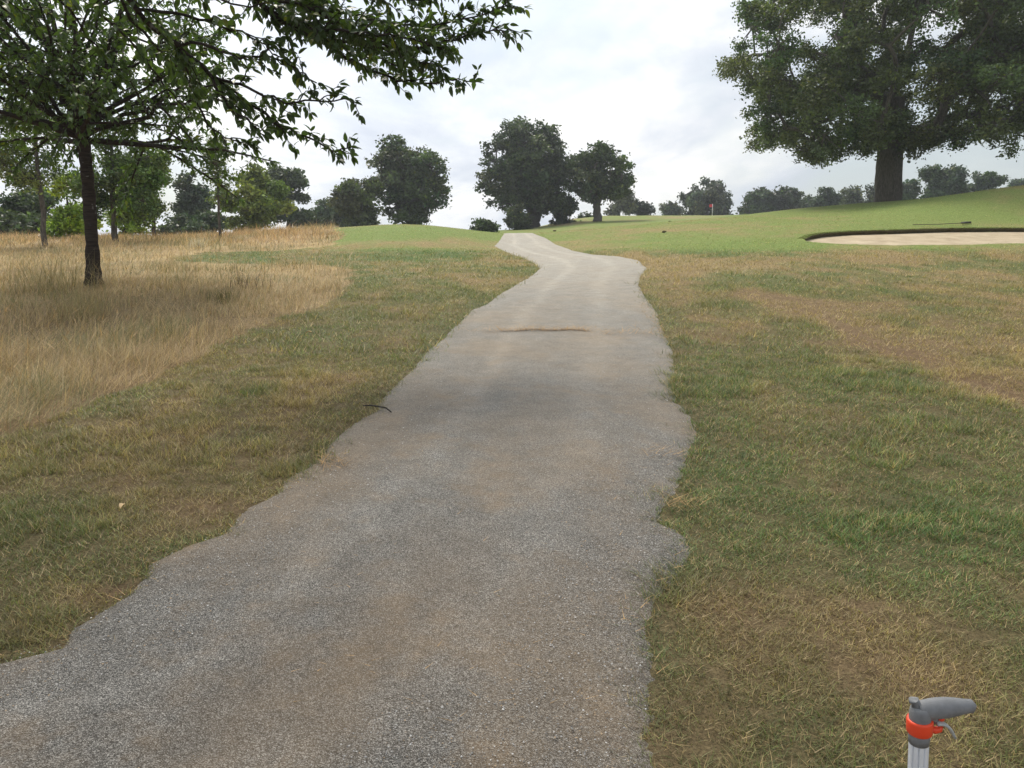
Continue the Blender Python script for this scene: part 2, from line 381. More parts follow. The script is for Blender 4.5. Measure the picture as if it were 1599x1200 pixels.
# ------------------------------------------------------------------ path
m = Mat('gravel_path')
dist = m.N.new('ShaderNodeSeparateXYZ'); m.L.new(m.tc.outputs['Object'], dist.inputs[0])
grain = m.voronoi(320, 'F1', 'Color'); gsep = m.N.new('ShaderNodeSeparateColor'); m.L.new(grain, gsep.inputs[0])
gr2 = m.noise(55, 5, 0.75)
base = m.ramp(gsep.outputs[0], [(0.0, (0.045, 0.044, 0.042)), (0.35, (0.120, 0.117, 0.113)), (0.7, (0.215, 0.210, 0.203)), (1.0, (0.46, 0.45, 0.435))])
dust_n = m.noise(0.85, 6, 0.62, stretch=(1.0, 0.7, 1))
dust = m.ramp(dust_n, [(0.40, 0.0), (0.64, .8)])
base = m.mix(dust, base, m.mix(0.6, base, (0.27, 0.198, 0.125)))
sand = m.ramp(m.noise(2.6, 7, 0.68), [(0.52, 0.0), (0.70, 0.65)])
base = m.mix(sand, base, m.mix(0.65, base, (0.27, 0.195, 0.12)))
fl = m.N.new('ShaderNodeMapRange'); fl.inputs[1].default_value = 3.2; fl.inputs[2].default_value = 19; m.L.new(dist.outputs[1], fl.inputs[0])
base = m.mix(fl.outputs[0], base, m.mix(0.25, (0.43, 0.41, 0.365), base))  # gravel paler with distance: the brighter light far off is put into its colour
tone = m.ramp(m.noise(5, 7, 0.7), [(0.3, 0.84), (0.7, 1.14)])
base = m.mix(1.0, base, tone, 'MULTIPLY')
base = m.mix(1.0, base, m.ramp(gr2, [(0.3, 0.82), (0.7, 1.18)]), 'MULTIPLY')
base = m.mix(1.0, base, m.attr(), 'MULTIPLY'); base = m.mix(1.0, base, (1.12, 1.09, 1.04), 'MULTIPLY')
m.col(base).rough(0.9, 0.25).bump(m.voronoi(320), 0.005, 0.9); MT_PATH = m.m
vs = np.concatenate([np.linspace(362.5, 420, 90), np.linspace(421, 600, 150), np.linspace(601.5, 1330, 420)])
K = 56
vr = np.repeat(vs, K + 1); tt = np.tile(np.linspace(0, 1, K + 1), len(vs)); el, er = edge_l(vr), edge_r(vr)
# coarse grid of hits, then fine rows by their own edges
row_L, row_R = hit(edge_l(vs), vs, 38), hit(edge_r(vs), vs, 38)
pts = row_L[:, None, :] * (1 - np.linspace(0, 1, K + 1))[None, :, None] + row_R[:, None, :] * np.linspace(0, 1, K + 1)[None, :, None]
back = []                                                     # behind the viewer the path runs on
for yy in np.linspace(row_L[-1, 1] - 0.3, -25, 14):
    f = np.linspace(0, 1, K + 1); back.append(np.stack([-3.3 - 0.15 * (1.5 - yy) + 3.8 * f, np.full(K + 1, yy), 0 * f], 1))
fwd = []
top = pts[0]
for k in range(8, 0, -1):
    fwd.append(top + np.array([-0.15 * k, 0.9 * k, 0]))
pts = np.concatenate([np.array(fwd), pts, np.array(back)], 0)
xr, yr = pts[..., 0], pts[..., 1]
tq = np.linspace(0, 1, K + 1)[None, :]
crown_ = 0.002 + 0.022 * np.sin(np.pi * tq) ** .5 + 0.006 * (fbm(xr * 3, yr * 3, 77, 3) - .5) 
pz = ground_base(xr, yr) + crown_
# an outer skirt tucks under the turf
def skirt(a, i, j, k): return a[:, i:i+1] + (a[:, i:i+1] - a[:, j:j+1]) * k
dl = np.hypot(xr[:, 0] - xr[:, 1], yr[:, 0] - yr[:, 1])[:, None]; dr = np.hypot(xr[:, -1] - xr[:, -2], yr[:, -1] - yr[:, -2])[:, None]
kl, kr = .12 / np.maximum(dl, .01), .12 / np.maximum(dr, .01)
xr, yr = (np.concatenate([skirt(a, 0, 1, kl), a, a[:, -1:] + (a[:, -1:] - a[:, -2:-1]) * kr], 1) for a in (xr, yr))
pz = np.concatenate([pz[:, :1] - .045, pz, pz[:, -1:] - .045], 1); tq = np.concatenate([[[0]], tq, [[1]]], 1)
track = 1 + 0.15 * np.exp(-((tq - .30) / .05) ** 2) + 0.13 * np.exp(-((tq - .70) / .06) ** 2) + 0 * xr
pcol = np.repeat(track[..., None], 3, -1); pcol = pcol * 0.86 * (0.94 + 0.12 * fbm(xr * 1.2, yr * 0.5, 88)[..., None])
nr, nc = xr.shape; idx = np.arange(nr * nc).reshape(nr, nc)
q = np.stack([idx[:-1, :-1], idx[1:, :-1], idx[1:, 1:], idx[:-1, 1:]], -1).reshape(-1, 4)
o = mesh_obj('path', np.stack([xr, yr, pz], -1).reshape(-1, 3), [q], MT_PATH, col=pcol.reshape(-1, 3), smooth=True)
tag(o, kind='structure')
PROW_Y, PROW_U = None, None

# loose chippings on the near path
def chips(n, y0, y1, size, name_seed):
    r = np.random.default_rng(name_seed)
    Y = y0 + (y1 - y0) * r.random(n) ** 0.9; X = (r.random(n) * 1.5 - 0.95) * (Y * 0.72 + .4)
    zb = ground_base(X, Y); ins = path_inset(X, Y, zb)
    k = (ins > 0.10 * r.random(n) ** 2 - .02); X, Y, zb, ins = X[k], Y[k], zb[k], ins[k]; n = len(X)
    s = size * (0.5 + r.random(n) ** 2)
    a = r.random(n) * 6.28
    base = np.array([[1, 0, 0], [0, 1, 0], [-1, 0, 0], [0, -1, 0], [0.1, 0.1, .8]])
    f = np.array([[0, 1, 4], [1, 2, 4], [2, 3, 4], [3, 0, 4]])
    jit = 1 + (r.random((n, 5, 3)) - .5) * .9
    p = base[None] * jit * s[:, None, None]; c_, s_ = np.cos(a)[:, None], np.sin(a)[:, None]
    x = p[..., 0] * c_ - p[..., 1] * s_; y = p[..., 0] * s_ + p[..., 1] * c_
    v = np.stack([x + X[:, None], y + Y[:, None], p[..., 2] + (zb + 0.020)[:, None]], -1).reshape(-1, 3)
    ff = (f[None] + (np.arange(n) * 5)[:, None, None]).reshape(-1, 3)
    g0 = 0.12 + 0.42 * r.random(n) ** 1.5; col = np.stack([g0, g0 * .98, g0 * .96], 1)
    tan = r.random(n) < .22; col[tan] = np.array([0.36, 0.27, 0.18]) * (0.6 + .6 * r.random(tan.sum()))[:, None]
    return v, ff, np.repeat(col, 5, 0)
m = Mat('chippings'); m.col(m.attr()).rough(0.85, .3); MT_CHIP = m.m
v1, f1, c1 = chips(36000, 1.5, 4.6, 0.0026, 3); v2, f2, c2 = chips(7000, 4.0, 8, 0.0040, 4)
o = mesh_obj('gravel', np.concatenate([v1, v2]), [np.concatenate([f1, f2 + len(v1)])], MT_CHIP, col=np.concatenate([c1, c2]))
tag(o, 'loose pale and dark stone chippings on the near path', 'gravel', kind='stuff')

# ------------------------------------------------------------------ grass blades
def blades(X, Y, Zr, h, w, yaw, lean, bend, col, segs, tipcol=1.15):
    """flat tapering blades; lean and bend in radians-ish. returns verts, [quads, tris], colours"""
    n = len(X); dx, dy = np.cos(yaw), np.sin(yaw); px, py = -dy, dx
    V = []; Cc = []
    for s in range(segs + 1):
        t = s / segs; off = h * (lean * t + bend * t * t); zz = h * t * (1 - 0.35 * bend * t)
        ww = w * (1 - t ** 1.6) * 0.5
        cx, cy, cz = X + dx * off, Y + dy * off, Zr + np.maximum(zz, 0.003)
        k = (0.62 + (tipcol - 0.62) * t)
        if s < segs:
            V.append(np.stack([cx - px * ww, cy - py * ww, cz], 1)); V.append(np.stack([cx + px * ww, cy + py * ww, cz], 1)); Cc += [col * 1.0] * 2
        else: V.append(np.stack([cx, cy, cz], 1)); Cc.append(col * 1.0)
    nv = 2 * segs + 1; V = np.stack(V, 1).reshape(-1, 3); Cc = np.stack(Cc, 1).reshape(-1, 3)
    b = (np.arange(n) * nv)[:, None]; out = []
    for s in range(segs - 1): out.append(b + np.array([2 * s, 2 * s + 1, 2 * s + 3, 2 * s + 2])[None])
    tri = b + np.array([2 * segs - 2, 2 * segs - 1, 2 * segs])[None]
    return V, (np.concatenate(out) if out else np.zeros((0, 4), int)), tri, Cc
class Acc:
    def __init__(s): s.V, s.Q, s.T, s.C, s.n = [], [], [], [], 0
    def add(s, V, Q, T, C):
        s.V.append(V); s.C.append(C); s.Q.append(Q + s.n); s.T.append(T + s.n); s.n += len(V)
    def build(s, name, mat, parent=None):
        g = [x for x in (np.concatenate(s.Q), np.concatenate(s.T)) if len(x)]
        return mesh_obj(name, np.concatenate(s.V), g, mat, parent, np.concatenate(s.C))
m = Mat('grass_blade'); m.col(m.attr()).rough(0.55, .35).translucent(0.35, (1.0, 1.05, 0.6)); MT_GRASS = m.m
def sample(y0, y1, dens, r, margin=0.8):
    A = 0.72 * (y1 ** 2 - y0 ** 2) + 2 * margin * (y1 - y0); n = int(A * dens)
    Y = np.sqrt(y0 ** 2 + (y1 ** 2 - y0 ** 2) * r.random(n)); X = (r.random(n) * 2 - 1) * (0.72 * Y + margin)
    return X, Y
acc = Acc(); r = np.random.default_rng(21)
for (y0, y1, dens, wd, hh, segs) in [(1.3, 2.6, 22000, .0022, .021, 2), (2.6, 4.5, 16000, .0026, .024, 2), (4.5, 8, 6400, .0038, .033, 2), (8, 14, 1500, .0070, .040, 1), (14, 24, 400, .012, .046, 1), (24, 38, 110, .020, .04, 1)]:
    X, Y = sample(y0, y1, dens, r); zb = ground_base(X, Y); ins = path_inset(X, Y, zb)
    c, mm, bare, far = turf(X, Y, zb)
    lim = 0.20 * r.random(len(X)) ** 2 * sstep(.42, .62, fbm(X * 5, Y * 5, 69, 3)) + .03 * r.random(len(X)) - 0.015
    tuft = fbm(X * 9, Y * 9, 61, 2)
    keep = (ins < lim) & ~mm & (r.random(len(X)) > bare * 0.6) & ~in_poly(X, Y, bunker_poly) & (tuft + 0.35 * r.random(len(X)) > 0.46)
    X, Y, c, ins, far, tuft = X[keep], Y[keep], c[keep], ins[keep], far[keep], tuft[keep]; n = len(X)
    zz = ground_z(X, Y); wpp = sstep(-0.5, -0.02, ins); zz = zz * (1 - wpp) + (ground_base(X, Y) - 0.012) * wpp
    clump = 1 + .8 * (fbm(X * 1.7, Y * 1.7, 66, 3) > .60) * (far < .5)
    h = hh * clump * (0.45 + 0.9 * r.random(n)) * (0.6 + 0.8 * tuft) * (1 - 0.45 * far); w = wd * (0.7 + 0.6 * r.random(n))
    v = ((0.50 + 1.0 * r.random(n) ** 1.3) * (.62 + .8 * fbm(X * 5, Y * 5, 65, 3)))[:, None]; hue = r.random(n)
    dry = (hue < 0.20)[:, None]; cc = np.where(dry, STRAW * 0.95 * v, c * v * 1.35)
    lime = (hue > 0.86)[:, None] & (Y < 14)[:, None]; cc = np.where(lime, c * v * np.array([1.15, 1.35, 0.9]), cc)
    yaw = r.random(n) * 6.283; near_edge = np.exp(-np.clip(-ins, 0, 9) / 0.1)
    yaw = np.where((r.random(n) < near_edge * .5), np.where(X > -0.2 * Y, 3.14, -0.6) + (r.random(n) - .5) * 2, yaw)
    h = h * (1 + .7 * near_edge * (r.random(n) < .5)); acc.add(*blades(X, Y, zz - 0.004, h, w, yaw, r.random(n) * 1.1, r.random(n) * .9, cc, segs))
# flat dead thatch lying among the living blades
X, Y = sample(1.3, 7, 420, r); zb = ground_base(X, Y); ins = path_inset(X, Y, zb); c, mm, bare, far = turf(X, Y, zb)
k = (ins < -0.02) & ~mm; X, Y = X[k], Y[k]; n = len(X)
acc.add(*blades(X, Y, ground_z(X, Y) + 0.012, .012 + .016 * r.random(n), .0020 * (1 + r.random(n)), r.random(n) * 6.28, 1.2 + 1.2 * r.random(n), r.random(n) * .4, STRAW * (0.4 + .5 * r.random(n))[:, None], 1))
o = acc.build('grass', MT_GRASS); tag(o, 'short patchy green and brown grass on both sides of the path', 'grass', kind='stuff')

# tall dry meadow grass on the left
m = Mat('dry_grass_blade'); m.col(m.attr()).rough(0.6, .25).translucent(0.30, (1.0, 0.95, 0.75)); MT_DRY = m.m
acc = Acc(); r = np.random.default_rng(22)
for (y0, y1, dens, wd, segs) in [(3.2, 8, 800, .0030, 3), (8, 14, 330, .0050, 3), (14, 24, 110, .0085, 2), (24, 38, 70, .013, 2)]:
    X, Y = sample(y0, y1, dens * 2.2, r, 1.5); k = X < 0; X, Y = X[k], Y[k]; zb = ground_base(X, Y)
    c, mm, _, _ = turf(X, Y, zb); tuft = fbm(X * 2.2, Y * 2.2, 71, 3); big = fbm(X * .35, Y * .35, 73, 2)
    k = mm & (tuft + .5 * r.random(len(X)) > .48); X, Y, tuft, big, zb, c = X[k], Y[k], tuft[k], big[k], zb[k], c[k]; n = len(X)
    u, v = proj(X, Y, zb)
    crest = sstep(22, 28, Y)
    mid = sstep(9.5, 12, Y) * (1 - sstep(19, 23, Y))
    h = (0.14 + 0.30 * r.random(n) ** 1.3) * (0.15 + 1.5 * tuft ** 1.3) * (0.9 + .5 * (big - .5)) * (1 - 0.35 * mid) * (1 + .45 * sstep(9, 6.5, Y)) * (1 + 0.15 * crest)
    # the meadow's edge towards the mown turf is lower
    h *= np.where(in_poly(u + 30, v + 10, STRAW_POLY), 1, .75 + .9 * (tuft - .5))
    val = (0.60 + 0.85 * r.random(n))[:, None]; hue = r.random(n)[:, None]
    cc = np.where(hue < .14 + .5 * (vnoise(X * .7, Y * .7, 76)[:, None] > .58) + .15 * mid[:, None], np.array([.23, .22, .10]), np.where(hue < .42, BROWN * 1.3, STRAW)) * val
    cc = cc * (1 + crest[:, None] * np.array([.12, .02, -.05]))
    flat = (r.random(n) < .30 + .5 * (vnoise(X * .8, Y * .8, 79) > .55)); yaw = np.where(r.random(n) < .5, .5 + r.random(n) * 1.6, r.random(n) * 6.283)
    lean = np.where(flat, .7 + .9 * r.random(n), .12 + .38 * r.random(n)); hh = np.where(flat, h * .6, h)
    acc.add(*blades(X, Y, ground_z(X, Y) - .01, hh, wd * (.6 + .8 * r.random(n)), yaw, lean, r.random(n) * .7, cc, segs))
n = 2400; Y = np.sqrt(4 ** 2 + (17 ** 2 - 16) * r.random(n)); X = -(r.random(n) * .9) * Y; zb = ground_base(X, Y); _, mm, _, _ = turf(X, Y, zb); k = mm & (fbm(X * .9, Y * .9, 44, 3) > .44); X, Y = X[k], Y[k]; n = len(X)
hs = .34 + .36 * r.random(n); ya = .6 + r.normal(size=n) * 1.6; le_ = .15 + .6 * r.random(n); be_ = .1 + .5 * r.random(n); cs = np.array([.54, .41, .22]) * (.55 + .6 * r.random(n))[:, None]; ws = .0022 + Y * .00022
acc.add(*blades(X, Y, ground_z(X, Y) - .01, hs, ws, ya, le_, be_, cs, 3))
tpx = .80; hx_, hy_ = X + np.cos(ya) * hs * (le_ * tpx + be_ * tpx ** 2), Y + np.sin(ya) * hs * (le_ * tpx + be_ * tpx ** 2); hz_ = ground_z(X, Y) + hs * tpx * (1 - .35 * be_ * tpx)
acc.add(*blades(hx_, hy_, hz_, .075 + .05 * r.random(n), ws * 1.5, ya, le_ + be_ * 1.6, .5 + 0 * X, cs * np.array([.95, .85, .8]), 2))
o = acc.build('meadow_grass', MT_DRY); tag(o, 'tall dry straw-coloured meadow grass left of the path', 'grass', kind='stuff')

# ------------------------------------------------------------------ sand bunker
m = Mat('bunker_sand'); n = m.noise(1.6, 6, .65); n2 = m.noise(30, 5, .7)
m.col(m.mix(1.0, m.ramp(n, [(0.3, (0.33, 0.265, 0.18)), (0.6, (0.47, 0.39, 0.275)), (0.8, (0.55, 0.465, 0.34))]), m.ramp(n2, [(.3, .85), (.7, 1.1)]), 'MULTIPLY')).rough(.95, .1).bump(n, .05, .5); MT_SAND = m.m
m = Mat('bunker_soil_face'); n = m.noise(9, 6, .7, stretch=(1, 1, 3))
m.col(m.ramp(n, [(0.3, (0.05, 0.045, 0.022)), (0.7, (0.125, 0.105, 0.055))])).rough(.95, .1).bump(n, .04, .9); MT_FACE = m.m
lip = 0.075 * np.minimum(sstep(0.0, 0.10, S_), 1) + 0.04
T = np.linspace(0, 1, 16)
sv = []
for t in T:
    p = BF * (1 - t) + BB * t; z = (ground_base(BF[:, 0], BF[:, 1]) - .06) * (1 - t) + (ground_base(BB[:, 0], BB[:, 1]) - lip) * t
    z = z - 0.03 * np.sin(np.pi * min(1, t * 1.25)) * sstep(0, .12, S_) * sstep(1, .9, S_) * (1 - t) + (fbm(p[:, 0] * 1.5, p[:, 1] * 1.5, 91) - .5) * .07 * math.sin(math.pi * t)
    sv.append(np.stack([p[:, 0], p[:, 1], z], 1))
sv = np.array(sv); a, b = sv.shape[:2]; idx = np.arange(a * b).reshape(a, b)
q = np.stack([idx[:-1, :-1], idx[:-1, 1:], idx[1:, 1:], idx[1:, :-1]], -1).reshape(-1, 4)
bk_c = BF[60].copy(); bk = empty('sand_bunker', tuple(bk_c), 'long pale sand bunker cut into the right-hand slope', 'bunker')
o = child_local(mesh_obj('sand', sv.reshape(-1, 3), [q], MT_SAND, smooth=True), bk); o['kind'] = 'stuff'
ring = np.concatenate([BB, BF[::-1][1:-1]]); rin = np.concatenate([sv[-1], sv[0][::-1][1:-1]])
ctr = ring[:, :2].mean(0); nrm = np.roll(ring[:, :2], -1, 0) - np.roll(ring[:, :2], 1, 0); nrm = np.stack([-nrm[:, 1], nrm[:, 0]], 1); nrm /= np.linalg.norm(nrm, axis=1, keepdims=True)
rw = []
for off, dz, src in ((0.42, -0.02, 'g'), (0.12, 0.015, 'g'), (-0.03, 0.02, 'g'), (-0.07, -0.05, 'g'), (-0.03, 0.5, 'm'), (0.0, -.02, 's')):
    xy = ring[:, :2] + nrm * off; zt = ground_base(ring[:, 0], ring[:, 1])
    zo = ground_z(xy[:, 0], xy[:, 1]) if off > .1 else zt
    if src == 'g': z = zo + dz
    elif src == 'm': z = zt * .5 + rin[:, 2] * .5
    else: z = rin[:, 2] + dz
    z = z + (fbm(np.arange(len(z)) * .9, np.zeros(len(z)), 95) - .5) * .03
    rw.append(np.stack([xy[:, 0], xy[:, 1], z], 1))
rw = np.array(rw); a, b = rw.shape[:2]; idx = np.arange(a * b).reshape(a, b); idx = np.concatenate([idx, idx[:, :1]], 1)
q = np.stack([idx[:-1, :-1], idx[:-1, 1:], idx[1:, 1:], idx[1:, :-1]], -1).reshape(-1, 4)
child_local(mesh_obj('soil_face', rw[2:].reshape(-1, 3), [q[:3 * b]], MT_FACE, smooth=True), bk)
cr, _, _, _ = turf(rw[:3].reshape(-1, 3)[:, 0], rw[:3].reshape(-1, 3)[:, 1], rw[:3].reshape(-1, 3)[:, 2])
child_local(mesh_obj('turf_lip', rw[:3].reshape(-1, 3), [q[:2 * b]], MT_GROUND, col=cr * .92, smooth=True), bk)
acc = Acc(); r = np.random.default_rng(5); n = 9000
k = np.where(r.random(n) < .85, r.integers(0, 120, n), r.integers(0, len(ring), n)); X = ring[k, 0] + nrm[k, 0] * (r.random(n) * .2 - .08) + (r.random(n) - .5) * .12; Y = ring[k, 1] + nrm[k, 1] * (r.random(n) * .2 - .08)
c, _, _, _ = turf(X, Y, ground_base(X, Y))
acc.add(*blades(X, Y, ground_base(X, Y) + .005, (.02 + .035 * r.random(n)) * np.where(k < 120, 1, .35), .012 + .01 * r.random(n), r.random(n) * 6.28, r.random(n), .4 + r.random(n), c * (.55 + .6 * r.random(n))[:, None], 2))
o = child_local(acc.build('grass_fringe', MT_GRASS), bk); o['kind'] = 'stuff'

# ------------------------------------------------------------------ trees
def bark_mat(name, dark, light, scale=(6, 6, 1.6), spots=None):
    m = Mat(name); n = m.noise(3, 7, .7, stretch=scale); c = m.ramp(n, [(.32, dark), (.68, light)])
    if spots:
        s = m.noise(7, 3, .5); c = m.mix(m.ramp(s, [(.66, 0), (.70, .8)]), c, spots)
    m.col(c).rough(.92, .15).bump(n, .05, .9); return m.m
BK_OAK = bark_mat('oak_bark', (.045, .040, .034), (.16, .145, .125))
BK_DARK = bark_mat('dark_bark', (.03, .027, .024), (.10, .09, .078))
BK_CHERRY = bark_mat('cherry_bark', (.022, .018, .016), (.075, .058, .048), (1.5, 1.5, 16), (.22, .21, .19))
def leaf_mat(name, tr=.28, tint=(1.1, 1.25, .45), rough=.5):
    m = Mat(name); m.col(m.attr()).rough(rough, .35).translucent(tr, tint); return m.m
LF = leaf_mat('broad_leaf'); LF_CH = leaf_mat('cherry_leaf', .34, (1.15, 1.35, .4), .45)

def tubes(chains, sides=6, rough=0.0, seed=0, flare=None):
    """chains: list of (points k*3, radii k) -> one set of verts and quads"""
    V, Q, n0 = [], [], 0; ang = np.arange(sides) * 2 * math.pi / sides
    for P, R in chains:
        P = np.asarray(P, float); R = np.asarray(R, float)
        d = np.gradient(P, axis=0); d /= np.linalg.norm(d, axis=1, keepdims=True) + 1e-9
        ref = np.array([1., 0, 0]) if abs(d[0][0]) < .8 else np.array([0, 1., 0])
        a = np.cross(d, ref); a /= np.linalg.norm(a, axis=1, keepdims=True) + 1e-9; b = np.cross(d, a)
        rr = R[:, None] * np.ones(sides)
        if rough: rr = rr * (1 + rough * (fbm(ang[None] * 1.3 + seed + 0 * R[:, None], P[:, 2:3] * .7 + 0 * rr, 12 + seed, 3) - .5) * 2 + rough * .5 * np.sin(ang[None] * 5 + seed))
        v = P[:, None, :] + a[:, None, :] * (np.cos(ang)[None, :, None] * rr[..., None]) + b[:, None, :] * (np.sin(ang)[None, :, None] * rr[..., None])
        k = len(P); idx = np.arange(k * sides).reshape(k, sides) + n0; i2 = np.roll(idx, -1, 1)
        Q.append(np.stack([idx[:-1], idx[1:], i2[1:], i2[:-1]], -1).reshape(-1, 4)); V.append(v.reshape(-1, 3)); n0 += k * sides
    return np.concatenate(V), np.concatenate(Q)

def skeleton(trunk, targets, r, wobble=.10, up=.25, step=.9):
    """grow limbs from a trunk polyline to the targets; returns chains of node ids, nodes, parents, radii by pipe model"""
    nodes = [np.array(p, float) for p in trunk]; par = [-1] + list(range(len(trunk) - 1)); chains = [list(range(len(trunk)))]
    dist0 = [float(np.linalg.norm(p - nodes[0])) for p in nodes]; load = [0.0] * len(nodes)
    base = nodes[0]; order = np.argsort([np.linalg.norm(t - nodes[len(trunk) // 2]) for t in targets]); minz = trunk[len(trunk) // 2][2] if len(trunk) > 2 else -1e9
    first = max(1, int(len(trunk) * .45))
    ends = []
    for k in order:
        t = targets[k]; N = np.array(nodes); d = np.linalg.norm(N - t, axis=1)
        cost = d + 0.25 * np.array(dist0); cost[:first] = 1e9
        # prefer sources that are lower than the target
        cost = cost + np.maximum(0, N[:, 2] - t[2]) * .8
        s = int(np.argmin(cost)); L = d[s]; m = max(2, int(L / step)); p0 = N[s]; ch = [s]
        side = np.array([r.normal(), r.normal(), 0]) * wobble * L
        for i in range(1, m + 1):
            f = i / m; p = p0 * (1 - f) + t * f + side * math.sin(math.pi * f) + np.array([0, 0, up * L * math.sin(math.pi * f) * .4]) + (r.normal(size=3) * wobble * .25 * step if i < m else 0)
            nodes.append(p); par.append(ch[-1]); dist0.append(dist0[ch[-1]] + np.linalg.norm(p - nodes[ch[-1]])); load.append(0.0); ch.append(len(nodes) - 1)
        load[-1] = 1.0; chains.append(ch); ends.append(len(nodes) - 1)
    tot = list(load)
    for i in range(len(nodes) - 1, 0, -1):
        if par[i] >= 0: tot[par[i]] += tot[i]
    return nodes, par, chains, np.array(tot), ends

def leaf_quads(P, size, r, col, droop=0.0, aspect=.62):
    """folded diamond leaves: 4 verts, 2 tris each"""
    n = len(P); d = r.normal(size=(n, 3)); d[:, 2] = d[:, 2] * .7 - droop; d /= np.linalg.norm(d, axis=1, keepdims=True)
    s = np.cross(d, r.normal(size=(n, 3))); s /= np.linalg.norm(s, axis=1, keepdims=True)
    up = np.cross(s, d); L = (size * (.6 + .8 * r.random(n)))[:, None]
    a = P - d * L * .5; b = P + d * L * .5; w = L * aspect * .5
    c1 = P + s * w + up * w * .25; c2 = P - s * w + up * w * .25
    V = np.stack([a, c1, b, c2], 1).reshape(-1, 3); i = (np.arange(n) * 4)[:, None]
    T = np.concatenate([i + np.array([[0, 1, 2]]), i + np.array([[0, 2, 3]])])
    return V, T, np.repeat(col, 4, 0)

TRI = [0]
def tree(label, u, vb, D, prof, trunk_px, leafcol, nleaf, lobe=1.6, leaf=.22, seed=1, name='tree', cat='tree', group=None, bark=None, fork=None, trunk_top=None,
         taper=.55, clear=None, extra=(), droop=0.0, depth=1.0, sub=7, hole=0.0, wob=.10, up=.25, mat=None, colvar=.32, lobes=None, tight=.30, aspect=.62, rough=.05, trunk_pts=None, sides=7, skip_low=0, tail=0.0, twigs=True):
    r = np.random.default_rng(seed); D = float(D); base = at(u, vb, D); gz = float(ground_base(base.x, base.y)); base.z = gz - .05
    px = D * COSP / F_PX
    prof = sorted(prof)                                        # (v, u_left, u_right), top first
    pv = np.array([p[0] for p in prof]); pz = np.array([CAM_H + D * float(v2t(p[0])) for p in prof])
    xl = np.array([at(p[1], p[0], D).x for p in prof]); xr = np.array([at(p[2], p[0], D).x for p in prof])
    o_ = np.argsort(pz); pz, xl, xr = pz[o_], xl[o_], xr[o_]
    z0, z1 = pz[0], pz[-1]; H = z1 - z0; rad_mean = (xr - xl).mean() / 2
    # lobes fill the surveyed outline, most of them near its skin
    nl = lobes or int(max(8, 5.0 * (rad_mean * rad_mean * H) ** (1 / 1.5) / (lobe ** 2) * .55)); cen = []
    tries = 0
    while len(cen) < nl and tries < nl * 60:
        tries += 1
        z = z0 + H * r.random(); a, b = np.interp(z, pz, xl), np.interp(z, pz, xr); c, R = (a + b) / 2, (b - a) / 2
        if r.random() > (R / rad_mean / 1.6) ** 1 + .15: continue
        th = r.random() * 6.283; q_ = r.random() ** (.38); m_ = max(R - lobe * .55, R * .2)
        p = np.array([c + m_ * q_ * math.cos(th), base.y + m_ * q_ * math.sin(th) * depth, np.clip(z, z0 + lobe * .35, z1 - lobe * .45)])
        if clear and any(a_ < proj(*p)[0] < b_ and c_ < proj(*p)[1] < d_ for a_, b_, c_, d_ in clear): continue
        if all(np.linalg.norm(p - x) > lobe * (.50 if tries < nl * 30 else .3) for x in cen): cen.append(p)
    cen += [np.array(at(*e_)) for e_ in extra]
    cen = np.array(cen)
    tt_ = trunk_top if trunk_top is not None else pz[0] + .55 * H
    if trunk_pts is None:
        topx = np.interp(tt_, pz, (xl + xr) / 2); topx = base.x + (topx - base.x) * .4
        k = 10; f = np.linspace(0, 1, k); tp = np.stack([base.x + (topx - base.x) * f ** 1.5, base.y + 0 * f, base.z + (tt_ - base.z) * f], 1)
        tp[1:-1, :2] += r.normal(size=(k - 2, 2)) * trunk_px * px * .10
    else: tp = np.array(trunk_pts, float)
    nodes, par, chains, tot, ends = skeleton(tp, cen, r, wob, up, step=max(.4, lobe * .45))
    r0 = trunk_px * px / 2; rad = r0 * (np.maximum(tot, .6) / tot[1]) ** .5
    ft = np.linspace(0, 1, len(tp))
    rad[:len(tp)] = np.maximum(r0 * (1 - taper * ft ** 1.3), rad[:len(tp)] * 0)      # the trunk keeps its girth
    hgt = np.array([p[2] for p in tp]) - base.z
    rad[:len(tp)] *= 1 + .14 * np.exp(-hgt / max(.25, r0 * 1.1))
    N = np.array(nodes)
    root = empty(name, tuple(base), label, cat, group)
    # finer trunk rings
    kk = 26; f = np.linspace(0, len(tp) - 1, kk); tpf = np.stack([np.interp(f, np.arange(len(tp)), tp[:, i]) for i in range(3)], 1); rf = np.interp(f, np.arange(len(tp)), rad[:len(tp)])
    V, Q = tubes([(tpf, rf)], 20 if trunk_px > 14 else 10, rough * 1.6, seed)
    child_local(mesh_obj('trunk', V, [Q], bark or BK_DARK, smooth=True), root)
    lim = []
    for ch in chains[1:]:
        rr = rad[ch].copy(); rr[0] = min(rr[0], rr[1] * 1.15) ; rr[-1] *= .5; lim.append((N[ch], rr))
    subc = []; subcol = []
    for i, c in enumerate(cen):
        tint = 1 + (r.random() - .5) * colvar * 2; hue_ = np.array([1 + .09 * r.normal(), 1 + .04 * r.normal(), 1 + .09 * r.normal()])
        for _ in range(sub):
            d = r.normal(size=3); d /= np.linalg.norm(d); rr_ = lobe * (.35 + .6 * r.random() ** .6)
            p = c + d * rr_ * np.array([1, depth, .72]); p[2] -= tail * r.random() * lobe
            subc.append(p); subcol.append(hue_ * tint * (1 + (r.random() - .5) * colvar))
            if twigs: lim.append((np.array([c, (c + p) / 2 + r.normal(size=3) * .05 * lobe, p]), np.array([.022, .014, .006]) * max(1, D / 22) * (.6 if D < 20 else 1)))
    V, Q = tubes(lim, 5 if D > 30 else 6)
    child_local(mesh_obj('branches', V, [Q], bark or BK_DARK, smooth=True), root)['kind'] = 'stuff'
